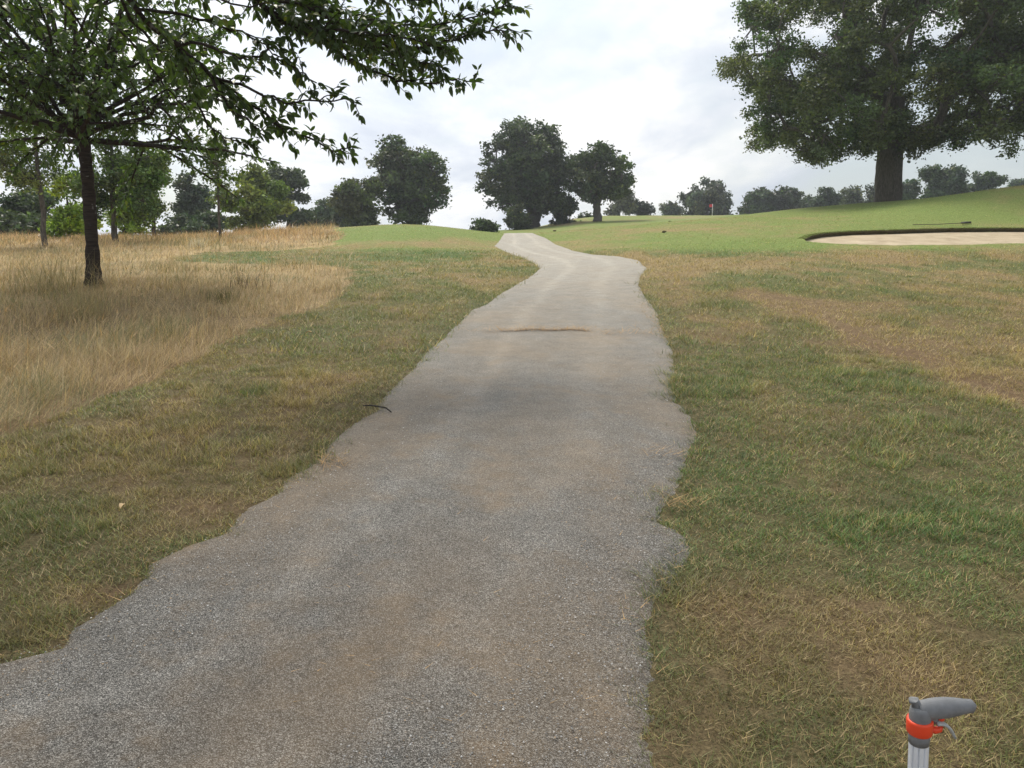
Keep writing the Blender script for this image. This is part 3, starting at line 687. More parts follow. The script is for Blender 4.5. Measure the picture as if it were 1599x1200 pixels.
    subc = np.array(subc); subcol = np.array(subcol); w_ = r.random(len(subc)) ** .5 * (r.random(len(subc)) > hole); w_ /= w_.sum()
    pick = r.choice(len(subc), nleaf, p=w_); sg = lobe * tight
    P = subc[pick] + np.clip(r.normal(size=(nleaf, 3)), -1.7, 1.7) * np.array([sg, sg, sg * .72]) * (.5 + .8 * r.random(nleaf))[:, None]
    col = np.array(leafcol)[None] * subcol[pick] * (.45 + 1.1 * r.random(nleaf))[:, None]
    yel = r.random(nleaf) < .05; col[yel] *= np.array([1.5, 1.25, .9])
    V, T, C = leaf_quads(P, leaf, r, col, droop, aspect)
    o = child_local(mesh_obj('crown', V, [T], mat or LF, col=C), root); o['kind'] = 'stuff'
    TRI[0] += len(T)
    return root

OAKC = (.080, .112, .048); DARKC = (.062, .088, .042); GREYC = (.075, .095, .055); LIMEC = (.26, .35, .055); MIDC = (.075, .115, .035)

# the great oak on the right
tree('huge broad oak with a thick pale trunk above the sand bunker', 1385, 312, 45,
     [(-150, 1330, 1500), (-110, 1240, 1600), (-60, 1180, 1660), (0, 1158, 1700), (40, 1132, 1720), (75, 1126, 1730), (110, 1142, 1735), (150, 1150, 1730), (190, 1150, 1720), (215, 1158, 1700), (238, 1165, 1690), (256, 1175, 1600)],
     35, (.105, .140, .056), 250000, clear=[(1295, 1800, 209, 400), (900, 1295, 238, 400), (1322, 1368, 140, 166)], lobe=1.2, leaf=.165, seed=5, name='oak_tree', bark=BK_OAK, trunk_top=CAM_H + 45 * float(v2t(150)), trunk_pts=[tuple(at(a_, b_, 45)) for a_, b_ in ((1385, 318), (1386, 300), (1387, 280), (1388, 255), (1389, 232), (1391, 205), (1393, 180), (1392, 155))], taper=.0, extra=[(1335, 202, 43), (1362, 200, 42.5), (1385, 207, 42), (1412, 203, 42.5), (1440, 206, 43), (1350, 214, 43.5), (1426, 214, 43.5), (1400, 190, 42), (1370, 185, 42), (1455, 205, 44), (1318, 222, 44)], lobes=270, rough=.10, hole=.16, tail=.35, sub=9, tight=.25, colvar=.24)
# central pair on the crest
tree('largest round oak on the skyline beside the top of the path', 832, 358, 87,
     [(193, 800, 845), (205, 775, 872), (225, 762, 888), (255, 757, 898), (280, 744, 900), (300, 748, 902), (315, 765, 895), (330, 790, 868)],
     24, DARKC, 42000, lobe=1.35, leaf=.34, seed=11, name='oak_tree', bark=BK_DARK, trunk_top=CAM_H + 87 * float(v2t(270)), lobes=110, hole=.10, tight=.28, colvar=.28)
tree('smaller spreading oak with a bare trunk, right of the largest skyline oak', 932, 349, 84,
     [(230, 915, 950), (240, 893, 972), (258, 885, 985), (275, 882, 990), (292, 886, 988), (305, 900, 975), (312, 912, 955)],
     13, OAKC, 15000, lobe=1.15, leaf=.34, seed=12, name='oak_tree', bark=BK_OAK, trunk_top=CAM_H + 84 * float(v2t(285)), lobes=40, hole=.2, tight=.30)
tree('oak with a ragged crown standing behind the green mound', 640, 352, 78,
     [(222, 600, 640), (235, 590, 660), (255, 580, 690), (280, 582, 700), (300, 590, 700), (320, 600, 692), (340, 612, 668), (350, 620, 650)],
     13, OAKC, 22000, lobe=1.25, leaf=.33, seed=13, name='oak_tree', trunk_top=CAM_H + 78 * float(v2t(275)), lobes=66, hole=.24)
SM = [  # label, u, vb, D, profile, trunk px, colour, leaves, lobe, leaf, kw
 ('brownish green tree leaning against the ragged oak on its left', 565, 352, 74, [(279, 550, 575), (292, 528, 600), (315, 515, 612), (335, 520, 615), (352, 540, 600)], 8, (.085, .10, .035), 11000, 1.2, .32, {}),
 ('small dark tree in the gap left of the brownish green tree', 510, 354, 90, [(315, 503, 518), (328, 494, 530), (345, 492, 535), (354, 496, 530)], 6, DARKC, 3500, 1.3, .36, {}),
 ('dark rounded oak behind the yellowish bushy tree', 452, 356, 80, [(262, 425, 460), (275, 410, 478), (300, 408, 488), (330, 412, 493), (350, 425, 485)], 10, DARKC, 14000, 1.2, .33, {}),
 ('yellowish green bushy tree rounded down to the dry grass', 396, 362, 52, [(266, 385, 405), (280, 362, 425), (305, 347, 445), (335, 345, 457), (358, 355, 448)], 8, (.16, .205, .048), 14000, .95, .24, {}),
 ('grey green oak left of the slender sapling', 292, 360, 66, [(276, 280, 305), (290, 266, 318), (315, 258, 326), (340, 262, 326), (356, 275, 320)], 8, GREYC, 10000, 1.05, .28, {'hole': .15}),
 ('round dark green tree low at the left edge', 38, 362, 48, [(286, 35, 65), (300, 18, 85), (325, 8, 95), (350, 0, 98), (370, 0, 98)], 10, (.06, .10, .034), 11000, .9, .24, {}),
 ('round bush alone on the skyline left of the path', 757, 364, 62, [(347, 748, 765), (352, 740, 774), (361, 737, 778)], 3, (.05, .075, .032), 3500, .6, .20, {'cat': 'bush', 'name': 'bush'}),
 ('green bush at the foot of the largest skyline oak', 808, 361, 80, [(326, 800, 818), (340, 790, 828), (358, 786, 832)], 4, (.065, .09, .035), 4500, .9, .28, {'cat': 'bush', 'name': 'bush'}),
 ('pointed bush between the two skyline oaks', 884, 357, 88, [(308, 880, 888), (325, 872, 895), (345, 864, 902), (355, 864, 905)], 4, (.055, .075, .035), 4000, .9, .30, {'cat': 'bush', 'name': 'bush'}),
 ('low scrub bush just left of the bare-trunked oak', 912, 352, 100, [(335, 908, 918), (345, 900, 928), (352, 898, 932)], 3, DARKC, 1800, .8, .30, {'cat': 'bush', 'name': 'bush'}),
 ('pale airy grey tree behind the bare-trunked oak', 966, 340, 125, [(279, 955, 975), (295, 948, 988), (315, 944, 992), (333, 948, 985)], 6, (.10, .12, .085), 4500, 1.6, .42, {'hole': .25}),
 ('dark dome-shaped bush on the far mound', 997, 337, 130, [(314, 992, 1002), (322, 982, 1012), (332, 978, 1017)], 4, (.03, .05, .03), 3500, 1.3, .42, {'cat': 'bush', 'name': 'bush'}),
 ('low pale tree at the left end of the distant tree line', 1047, 340, 150, [(318, 1040, 1060), (326, 1031, 1068), (336, 1030, 1070)], 5, (.085, .11, .07), 2600, 1.4, .5, {}),
 ('tall weeping tree behind the golf flag', 1103, 340, 140, [(275, 1092, 1126), (285, 1078, 1138), (300, 1067, 1143), (320, 1066, 1146), (335, 1070, 1146)], 8, (.075, .095, .065), 11000, 1.7, .5, {'droop': 1.1, 'tail': .8, 'hole': .12}),
 ('dark tree just right of the weeping tree', 1168, 340, 140, [(296, 1170, 1184), (308, 1155, 1195), (325, 1147, 1200), (337, 1146, 1204)], 6, DARKC, 5500, 1.7, .5, {}),
 ('rounded dark tree in the middle of the distant hedge line', 1204, 336, 140, [(292, 1196, 1212), (302, 1184, 1222), (320, 1180, 1228), (334, 1182, 1228)], 6, (.05, .07, .036), 5500, 1.7, .5, {}),
 ('dark tree at the right end of the distant hedge line', 1234, 334, 140, [(297, 1222, 1240), (306, 1213, 1247), (322, 1212, 1252), (332, 1214, 1252)], 6, DARKC, 4500, 1.6, .5, {}),
 ('smallest round tree right of the distant hedge line', 1262, 330, 150, [(308, 1256, 1266), (316, 1250, 1274), (327, 1250, 1276)], 4, (.055, .08, .045), 2000, 1.4, .5, {}),
 ('twin-topped dark tree on the ridge left of the huge oak', 1290, 326, 135, [(298, 1284, 1296), (305, 1276, 1306), (316, 1270, 1312), (324, 1270, 1314)], 6, (.05, .075, .04), 4200, 1.4, .46, {}),
 ('pale sparse tree on the ridge left of the huge oak trunk', 1331, 324, 130, [(290, 1322, 1340), (298, 1315, 1347), (310, 1315, 1349), (320, 1320, 1346)], 5, (.095, .115, .075), 2600, 1.4, .42, {'hole': .3}),
 ('pale tree half hidden by the left of the huge oak trunk', 1364, 320, 130, [(290, 1360, 1370), (300, 1354, 1378), (314, 1354, 1380)], 5, (.095, .11, .08), 1800, 1.3, .42, {'hole': .25}),
 ('small round tree just right of the huge oak trunk', 1416, 316, 120, [(285, 1408, 1424), (295, 1402, 1431), (308, 1400, 1433), (316, 1404, 1430)], 5, (.055, .085, .042), 3600, 1.3, .42, {}),
 ('broad green tree behind the right-hand ridge', 1458, 314, 115, [(264, 1455, 1475), (275, 1442, 1484), (290, 1434, 1490), (312, 1432, 1492)], 8, (.055, .085, .042), 7500, 1.4, .42, {}),
 ('narrow upright tree topping the ridge group on the right', 1494, 308, 118, [(259, 1490, 1500), (270, 1484, 1504), (290, 1480, 1508), (306, 1480, 1510)], 6, (.05, .08, .045), 4800, 1.3, .42, {}),
 ('round tree at the right end of the ridge group', 1535, 302, 120, [(268, 1528, 1544), (278, 1518, 1552), (292, 1512, 1562), (300, 1512, 1564)], 6, (.055, .085, .045), 4800, 1.3, .42, {}),
 ('tiny treetop showing over the ridge at the right edge', 1590, 300, 150, [(282, 1587, 1595), (290, 1580, 1600), (298, 1580, 1602)], 4, (.05, .08, .05), 1500, 1.2, .46, {}),
]
for k, (lab, u, vb, D, pr, tp, col, nlf, lb, lf, kw) in enumerate(SM):
    kw = dict(kw); kw.setdefault('name', 'broadleaf_tree')
    if kw['name'] == 'bush': kw['trunk_top'] = float(CAM_H + D * v2t(pr[1][0]))
    tree(lab, u, vb, D, pr, tp, col, nlf, lobe=lb, leaf=lf, seed=40 + k, **kw)
# ------------------------------------------------------------------ young trees in the left meadow
B = lambda u, v: float(hit([u], [v], 40)[0][1])
tree('dense young tree with a short trunk right behind the dark cherry trunk', 180, 376, 27,
     [(196, 165, 215), (215, 135, 232), (240, 122, 246), (275, 115, 250), (310, 120, 250), (340, 135, 245), (352, 150, 225)],
     9, (.10, .15, .045), 15000, lobe=.62, leaf=.115, seed=101, name='young_tree', trunk_top=CAM_H + 27 * float(v2t(225)), hole=.12, bark=BK_OAK)
tree('open young tree in dry grass between the dense tree and the grey oak', 241, 368, 33,
     [(240, 232, 250), (258, 222, 262), (285, 215, 268), (315, 212, 272), (340, 218, 270), (352, 225, 262)],
     6, (.125, .18, .052), 8500, lobe=.6, leaf=.13, seed=102, name='young_tree', trunk_top=CAM_H + 33 * float(v2t(255)), hole=.2)
tree('bright lime green young tree left of the cherry trunk', 108, 372, 30,
     [(262, 98, 122), (280, 85, 135), (305, 76, 140), (335, 74, 142), (367, 80, 138)],
     4, LIMEC, 8500, lobe=.55, leaf=.12, seed=103, name='young_tree', trunk_top=CAM_H + 30 * float(v2t(285)), hole=.12)
tree('low bright green tree filling the gap under the dense young tree', 205, 372, 36,
     [(296, 190, 222), (312, 172, 240), (335, 165, 250), (367, 165, 250)],
     4, (.19, .27, .05), 8000, lobe=.6, leaf=.14, seed=104, name='young_tree', trunk_top=CAM_H + 36 * float(v2t(315)), hole=.1)
tree('tall thin tree with a slim leaning trunk at the far left', 70, 372, 24,
     [(120, 30, 75), (150, 5, 105), (190, -10, 110), (225, -20, 100), (255, -30, 85), (290, 0, 70)],
     8, (.13, .175, .065), 8000, lobe=.5, leaf=.095, seed=105, name='young_tree', trunk_top=CAM_H + 24 * float(v2t(150)), hole=.35, tight=.42, bark=BK_OAK, wob=.06)
tree('slender sparse sapling standing alone on the meadow skyline', 344, 366, 30,
     [(208, 334, 344), (225, 322, 350), (250, 318, 358), (280, 322, 356), (310, 330, 352)],
     4.2, (.13, .165, .07), 1700, lobe=.34, leaf=.10, seed=106, name='sapling', trunk_top=CAM_H + 30 * float(v2t(215)), hole=.3, tight=.42, lobes=16, bark=BK_OAK, wob=.05)
HL = [('low dark hedge bush along the meadow crest at the far left', 20, 366, 44, [(338, -40, 60), (348, -60, 120), (370, -80, 150)], (.07, .10, .04)),
      ('low dark hedge bush closing the gap under the grey green oak', 285, 364, 60, [(340, 262, 300), (350, 250, 325), (368, 246, 335)], (.06, .085, .04)),
      ('dark hedge bush between the grey oak and the sapling', 330, 350, 62, [(336, 320, 336), (346, 312, 348), (358, 310, 352)], DARKC),
      ('dark hedge bush closing the gap beside the brownish green tree', 536, 352, 84, [(322, 530, 542), (335, 520, 552), (350, 518, 560)], DARKC),
      ('dark hedge bush under the dark rounded oak', 478, 358, 78, [(335, 465, 490), (347, 460, 498), (356, 458, 502)], DARKC)]
for k, (lab, u, vb, D, pr, col) in enumerate(HL):
    tree(lab, u, vb, D, pr, 3, col, 3500, lobe=.9, leaf=.27, seed=140 + k, name='bush', cat='bush', trunk_top=float(CAM_H + D * v2t(pr[1][0])))

# ------------------------------------------------------------------ cherry trees
def leaf_shape():
    y = np.array([0, .16, .42, .72, 1.0]); w = np.array([.02, .17, .225, .15, .0]); V = [(0, 0, 0)]
    V = [(0, 0, 0), (w[1], y[1], .05), (-w[1], y[1], .05), (w[2], y[2], .07), (-w[2], y[2], .07), (w[3], y[3], .02), (-w[3], y[3], .02), (0, 1.0, -.12), (0, .16, 0), (0, .42, 0), (0, .72, -.04)]
    Fc = [(0, 1, 8), (0, 8, 2), (8, 1, 3, 9), (2, 8, 9, 4), (9, 3, 5, 10), (4, 9, 10, 6), (10, 5, 7), (6, 10, 7)]
    return np.array(V, float), Fc
LV, LFc = leaf_shape()
def cherry_twigs(P, R, r, dens=1.0, tw_len=.45, hang=.25, lift=.1):
    """side shoots and the leaf positions along a branch polyline; returns chains, leaf (pos, dir) arrays"""
    P = np.asarray(P, float); seg = np.linalg.norm(np.diff(P, axis=0), axis=1); cum = np.concatenate([[0], np.cumsum(seg)]); L = cum[-1]
    ch, lp, ld = [], [], []
    def leaves_on(Q, sp=.038, start=.1):
        sg = np.linalg.norm(np.diff(Q, axis=0), axis=1); cc = np.concatenate([[0], np.cumsum(sg)]); s = cc[-1] * start; k = 0
        while s < cc[-1]:
            p = np.array([np.interp(s, cc, Q[:, i]) for i in range(3)]); i = min(np.searchsorted(cc, s), len(Q) - 1); t = Q[i] - Q[i - 1]; t = t / (np.linalg.norm(t) + 1e-9)
            for _ in range(2 if r.random() < .45 else 1):
                d = t * .6 + r.normal(size=3) * .62 + np.array([0, 0, -.42]); lp.append(p); ld.append(d / np.linalg.norm(d))
            s += sp * (.6 + .9 * r.random())
        for _ in range(3):
            d = t + r.normal(size=3) * .45 + np.array([0, 0, -.3]); lp.append(Q[-1]); ld.append(d / np.linalg.norm(d))
    s = .15 * r.random()
    while s < L:
        f = s / L; p = np.array([np.interp(s, cum, P[:, i]) for i in range(3)]); i = min(np.searchsorted(cum, s), len(P) - 1); t = P[i] - P[i - 1]; t /= np.linalg.norm(t) + 1e-9
        l = tw_len * (.5 + .8 * r.random()) * (1 - .45 * f)
        d = t * (.5 + .5 * r.random()) + r.normal(size=3) * .5 + np.array([0, 0, lift]); d /= np.linalg.norm(d)
        Q = np.array([p + d * l * g + np.array([0, 0, -hang * l * g * g]) + r.normal(size=3) * .012 for g in np.linspace(0, 1, 5)]); Q[0] = p
        ch.append((Q, np.linspace(.0075, .0028, 5))); leaves_on(Q)
        s += .105 / dens * (.5 + r.random())
    leaves_on(P, .05, .35)
    return ch, lp, ld
def leaf_mesh_arrays(lp, ld, size, r, col):
    n = len(lp); P = np.array(lp); d = np.array(ld); ref = r.normal(size=(n, 3)) * .5 + np.array([0, 0, 1.]); s = np.cross(d, ref); s /= np.linalg.norm(s, axis=1, keepdims=True); up = np.cross(s, d)
    L = size * (.65 + .6 * r.random(n)); stem = P + d * L[:, None] * .12
    V = stem[:, None, :] + (s[:, None, :] * LV[None, :, 0:1] + d[:, None, :] * LV[None, :, 1:2] + up[:, None, :] * LV[None, :, 2:3]) * L[:, None, None]
    Q, T = [], []; i = (np.arange(n) * len(LV))[:, None]
    for f in LFc: (Q if len(f) == 4 else T).append(i + np.array(f)[None])
    c = np.array(col)[None] * (.65 + .7 * r.random(n))[:, None]; y = r.random(n) < .03; c[y] *= np.array([2.2, 1.6, .8])
    return V.reshape(-1, 3), np.concatenate(Q), np.concatenate(T), np.repeat(c, len(LV), 0), (stem, s, d, up, L, c)

# A) the cherry whose trunk stands in the meadow
r = np.random.default_rng(301)
Y1 = B(147, 446); base = at(147, 446, Y1); base.z = float(ground_base(base.x, base.y)) - .04
root = empty('cherry_tree', tuple(base), 'dark-trunked cherry tree standing in the dry grass at left', 'tree')
W = lambda u, v, dy=0: np.array(at(u, v, Y1 + dy))
tpts = [np.array(base)] + [W(a, b) for a, b in ((146, 420), (144, 380), (141, 335), (138, 290), (134, 250), (130, 222))]
wd = np.array([15, 11, 9.3, 8.8, 8.5, 9, 10]) * Y1 / F_PX
f = np.linspace(0, 6, 40); tf = np.stack([np.interp(f, range(7), np.array(tpts)[:, i]) for i in range(3)], 1); rf = np.interp(f, range(7), wd) * (1 + .05 * np.sin(f * 9)) * (1 + (vnoise(f * 4, f * 0, 5) - .5) * .12)
V, Q = tubes([(tf, rf)], 18, .05, 3); child_local(mesh_obj('trunk', V, [Q], BK_CHERRY, smooth=True), root)
top = tf[-1]; ch, lp, ld = [], [], []
ends = []
for k in range(34):
    a = k * 2.399 + r.random() * .5; f = (k + .5) / 34
    el = math.radians(8 + 66 * f + r.normal() * 5); ln = (3.3 - .5 * f) * (.8 + .35 * r.random())
    d = np.array([math.cos(a) * math.cos(el), math.sin(a) * math.cos(el) * .95, math.sin(el)]); s0 = top + np.array([0, 0, .45 * f])
    Qp = np.array([s0 + d * ln * g + np.array([0, 0, -.10 * ln * g * g]) + r.normal(size=3) * .05 * (g > 0) for g in np.linspace(0, 1, 8)])
    ch.append((Qp, np.linspace(.052 - .02 * f, .010, 8))); ends.append(Qp)
    for _ in range(3):
        g = r.integers(2, 6); d2 = d * .6 + r.normal(size=3) * .5; d2 /= np.linalg.norm(d2); l2 = 1.3 * (.6 + .6 * r.random())
        Q2 = np.array([Qp[g] + d2 * l2 * h + np.array([0, 0, -.12 * l2 * h * h]) for h in np.linspace(0, 1, 6)]); ch.append((Q2, np.linspace(.022, .007, 6))); ends.append(Q2)
twc = []
for Qp in ends:
    c2, a2, b2 = cherry_twigs(Qp[1:], None, r, .62, .5); twc += c2; lp += a2; ld += b2
V, Q = tubes(ch, 7); child_local(mesh_obj('branches', V, [Q], BK_CHERRY, smooth=True), root)['kind'] = 'stuff'
V, Q = tubes(twc, 4); child_local(mesh_obj('twigs', V, [Q], BK_CHERRY), root)['kind'] = 'stuff'
lp, ld = np.array(lp), np.array(ld); k = r.random(len(lp)) < min(1, 34000 / len(lp)); lp, ld = lp[k], ld[k]
V, Q, T, C, _ = leaf_mesh_arrays(lp, ld, .098, r, (.085, .135, .040))
child_local(mesh_obj('crown', V, [Q, T], LF_CH, col=C), root)['kind'] = 'stuff'
print('cherry leaves', len(lp))

# B) the cherry outside the frame on the left whose branches reach in
r = np.random.default_rng(302)
bx, by = -6.3, 4.2; bz = float(ground_base(bx, by))
root = empty('cherry_tree', (bx, by, bz), 'overhanging cherry whose leafy branches reach in from the upper left', 'tree')
fork = np.array([bx + .1, by + .1, bz + 2.3]); ff = np.linspace(0, 1, 14)
V, Q = tubes([(np.stack([bx + .1 * ff, by + .1 * ff, bz - .05 + 2.4 * ff], 1), .17 * (1 + .5 * np.exp(-ff * 9)) * (1 - .1 * ff))], 18, .05, 9)
child_local(mesh_obj('trunk', V, [Q], BK_CHERRY, smooth=True), root)
BR = [
 [(250, -190, 6.6), (320, -90, 7.1), (390, -10, 7.6), (440, 35, 7.8), (500, 62, 8.0), (560, 100, 8.2), (610, 122, 8.3), (665, 134, 8.4), (705, 124, 8.4), (738, 128, 8.4)],
 [(390, -10, 7.6), (450, 5, 8.0), (520, 20, 8.2), (600, 35, 8.4), (680, 42, 8.5), (745, 26, 8.5), (795, 8, 8.5)],
 [(500, 62, 8.0), (570, 72, 8.0), (640, 82, 8.1), (700, 64, 8.2), (755, 52, 8.2), (796, 50, 8.2)],
 [(320, -90, 7.1), (420, -60, 7.5), (500, -30, 7.9), (580, -8, 8.2), (660, 2, 8.5), (730, -14, 8.6)],
 [(390, -10, 7.6), (470, 8, 7.5), (540, 40, 7.6), (600, 68, 7.8), (650, 96, 7.9), (690, 108, 8.0)],
 [(390, -10, 7.6), (460, 45, 7.9), (520, 66, 8.6), (590, 88, 8.9), (640, 110, 9.0)],
 [(440, 35, 7.8), (520, 48, 7.4), (590, 55, 7.5), (650, 60, 7.6), (700, 84, 7.7)],
 [(90, -170, 6.2), (150, -60, 6.7), (211, 15, 7.0), (265, 62, 7.2), (330, 118, 7.5), (385, 160, 7.7), (430, 190, 7.8), (470, 213, 7.9), (520, 234, 8.0), (548, 230, 8.0)],
 [(330, 118, 7.5), (370, 130, 7.5), (410, 148, 7.6), (450, 160, 7.7), (500, 158, 7.8), (552, 154, 7.8)],
 [(265, 62, 7.2), (320, 72, 7.3), (370, 90, 7.4), (420, 88, 7.5), (465, 108, 7.6), (490, 128, 7.6)],
 [(211, 15, 7.0), (280, 22, 7.2), (345, 38, 7.3), (400, 62, 7.4), (440, 92, 7.5)],
 [(265, 62, 7.2), (300, 130, 7.6), (318, 185, 7.8), (345, 212, 7.9), (388, 224, 8.0)],
 [(330, 118, 7.5), (355, 165, 7.4), (390, 195, 7.4), (415, 212, 7.5)],
 [(150, -60, 6.7), (230, -30, 6.9), (310, -6, 7.1), (370, 10, 7.3), (420, 6, 7.4)],
 [(150, -60, 6.7), (215, 40, 7.4), (270, 100, 7.8), (300, 140, 8.0), (345, 160, 8.1), (400, 172, 8.2)],
 [(90, -170, 6.2), (110, -60, 6.8), (150, 10, 7.2), (200, 60, 7.6), (240, 110, 7.9), (275, 160, 8.1), (300, 176, 8.2)],
 [(20, -150, 5.6), (10, -60, 5.9), (-5, 0, 6.0), (12, 22, 6.1)],
 [(20, -150, 5.6), (60, -50, 6.2), (100, 0, 6.6), (130, 50, 6.9), (165, 90, 7.1)],
]
ch, twc, lp, ld = [], [], [], []
for k, b in enumerate(BR):
    P = np.array([at(*x) for x in b]); n = len(P); fi = np.linspace(0, n - 1, n * 3)
    Pf = np.stack([np.interp(fi, range(n), P[:, i]) for i in range(3)], 1) + r.normal(size=(n * 3, 3)) * .012; Pf[0] = P[0]
    ra = .028 if k in (0, 7) else .016; ch.append((Pf, np.linspace(ra, .006, len(Pf))))
    vis = Pf[3:] if k in (0, 3, 7) else Pf
    c2, a2, b2 = cherry_twigs(vis, None, r, (2.0 if k < 7 else .8 if k < 13 else .30) if k not in (0, 7) else 1.1, .32, .25, .45 if k < 7 else .25); twc += c2; lp += a2; ld += b2
for k in (0, 7, 16):                                         # limbs from the fork to the drooping boughs
    e = np.array(at(*BR[k][0])); g = np.linspace(0, 1, 10)[:, None]
    ch.append((fork * (1 - g) + e * g + np.array([0, 0, 1.0]) * np.sin(np.pi * g) * .8, np.linspace(.085 if k != 16 else .05, .03, 10)))
# the rest of the crown spreads over the viewer's head
cen = []
while len(cen) < 90:
    a = r.random() * 6.283; q_ = 6.8 * r.random() ** .5; z = 3.4 + 4.6 * r.random(); p = np.array([bx + 1.6 + q_ * math.cos(a), by - 1.8 + q_ * math.sin(a), z + bz])
    if p[1] > -1 and p[2] < 1.5 + .36 * p[1] + 1.15: continue
    if np.hypot(q_ / 6.8, (z - 4.6) / 4.2) > 1.05: continue
    cen.append(p)
cen = np.array(cen); tr_ = [fork * (1 - g) + (fork + np.array([.3, 0, 2.8])) * g for g in np.linspace(0, 1, 8)]
nodes, par, chains, tot, ends = skeleton(tr_, cen, r, .08, .2, .6); Nn = np.array(nodes); rad = .11 * (np.maximum(tot, .6) / tot[1]) ** .5
ch.append((np.array(tr_), np.linspace(.12, .05, 8)))
for c_ in chains[1:]:
    ch.append((Nn[c_], rad[c_]))
far_p = []
for c_ in cen:
    k = 110; far_p.append(c_ + r.normal(size=(k, 3)) * np.array([.62, .62, .42]))
fp = np.concatenate(far_p); keep = ~((fp[:, 1] > 0) & (fp[:, 2] < 1.5 + .36 * fp[:, 1] + .35)); fp = fp[keep]
V, Q = tubes(ch, 7); child_local(mesh_obj('branches', V, [Q], BK_CHERRY, smooth=True), root)['kind'] = 'stuff'
V, Q = tubes(twc, 4); child_local(mesh_obj('twigs', V, [Q], BK_CHERRY), root)['kind'] = 'stuff'
lp, ld = np.array(lp), np.array(ld); uu, vv = proj(lp[:, 0], lp[:, 1], lp[:, 2])
inside = (uu > 8) & (uu < 830) & (vv > 6) & (vv < 300); cand = np.nonzero(inside)[0]
# leaves of the outermost sprays, seen against the sky, are separate leaves
score = uu[cand] * .35 + vv[cand] + r.random(len(cand)) * 60 + (8.6 - lp[cand, 1]) * 12
pick = cand[np.argsort(-score)[:290]]; rest = np.ones(len(lp), bool); rest[pick] = False
V, Q, T, C, _ = leaf_mesh_arrays(lp[rest], ld[rest], .092, r, (.062, .095, .032))
V2, T2, C2 = leaf_quads(fp, .13, r, np.array((.050, .080, .026))[None] * (.7 + .6 * r.random(len(fp)))[:, None], .3)
child_local(mesh_obj('crown', np.concatenate([V, V2]), [Q, np.concatenate([T, T2 + len(V)])], LF_CH, col=np.concatenate([C, C2])), root)['kind'] = 'stuff'
print('overhang leaves', len(lp), len(fp))
lmes = []
for j in range(5):
    me = bpy.data.meshes.new('leaf'); me.from_pydata([tuple(x) for x in LV * np.array([.85 + .08 * j, 1, 1 + .3 * (j - 2)])], [], LFc)
    a = me.attributes.new('col', 'FLOAT_COLOR', 'POINT'); cc = np.ones((len(LV), 4), np.float32); cc[:, :3] = np.array((.050, .080, .026)) * (.75 + .14 * j); a.data.foreach_set('color', cc.ravel())
    me.materials.append(LF_CH); lmes.append(me)
_, _, _, _, (st, s_, d_, u_, L_, _) = leaf_mesh_arrays(lp[pick], ld[pick], .092, r, (.062, .095, .032))
rl = Vector((bx, by, bz))
for k in range(len(pick)):
    o = bpy.data.objects.new('leaf', lmes[k % 5]); SC.collection.objects.link(o); o.parent = root
    M = Matrix(((s_[k][0], d_[k][0], u_[k][0]), (s_[k][1], d_[k][1], u_[k][1]), (s_[k][2], d_[k][2], u_[k][2]))).to_4x4()
    o.matrix_local = Matrix.Translation(Vector(st[k]) - rl) @ M @ Matrix.Scale(float(L_[k]), 4)

# ------------------------------------------------------------------ small things
def simple(name, color, rough=.6, spec=.3, metal=0, nscale=30, amp=.12, bump=0.0):
    m = Mat(name); n = m.noise(nscale, 5, .6); m.col(m.mix(1.0, color, m.ramp(n, [(.3, 1 - amp), (.7, 1 + amp)]), 'MULTIPLY')).rough(rough, spec); m.b.inputs['Metallic'].default_value = metal
    if bump: m.bump(n, bump, .6)
    return m.m
def join_parts(name, parts, mat, root, smooth=True):
    V, Fs, n = [], [], 0
    for v, f in parts:
        V.append(np.asarray(v, float)); Fs += [tuple(int(i) + n for i in q) for q in f]; n += len(v)
    return child_local(mesh_obj(name, np.concatenate(V), Fs, mat, smooth=smooth), root)
def capped_tube(P, R, sides=16, sq=None, axis_ref=None):
    """tube with closed ends; sq = (a, b) scale of the cross-section"""
    P = np.asarray(P, float); R = np.asarray(R, float); d = np.gradient(P, axis=0); d /= np.linalg.norm(d, axis=1, keepdims=True)
    ref = np.array(axis_ref if axis_ref is not None else (0, 0, 1.) if abs(d[0][2]) < .8 else (1., 0, 0)); a = np.cross(d, ref); a /= np.linalg.norm(a, axis=1, keepdims=True); b = np.cross(d, a)
    an = np.arange(sides) * 2 * math.pi / sides; sa, sb = sq or (1, 1)
    v = P[:, None] + a[:, None] * (np.cos(an)[None, :, None] * R[:, None, None] * sa) + b[:, None] * (np.sin(an)[None, :, None] * R[:, None, None] * sb)
    k = len(P); f = [(i * sides + j, (i + 1) * sides + j, (i + 1) * sides + (j + 1) % sides, i * sides + (j + 1) % sides) for i in range(k - 1) for j in range(sides)]
    f += [tuple(range(sides)), tuple(reversed(range((k - 1) * sides, k * sides)))]
    return v.reshape(-1, 3), f

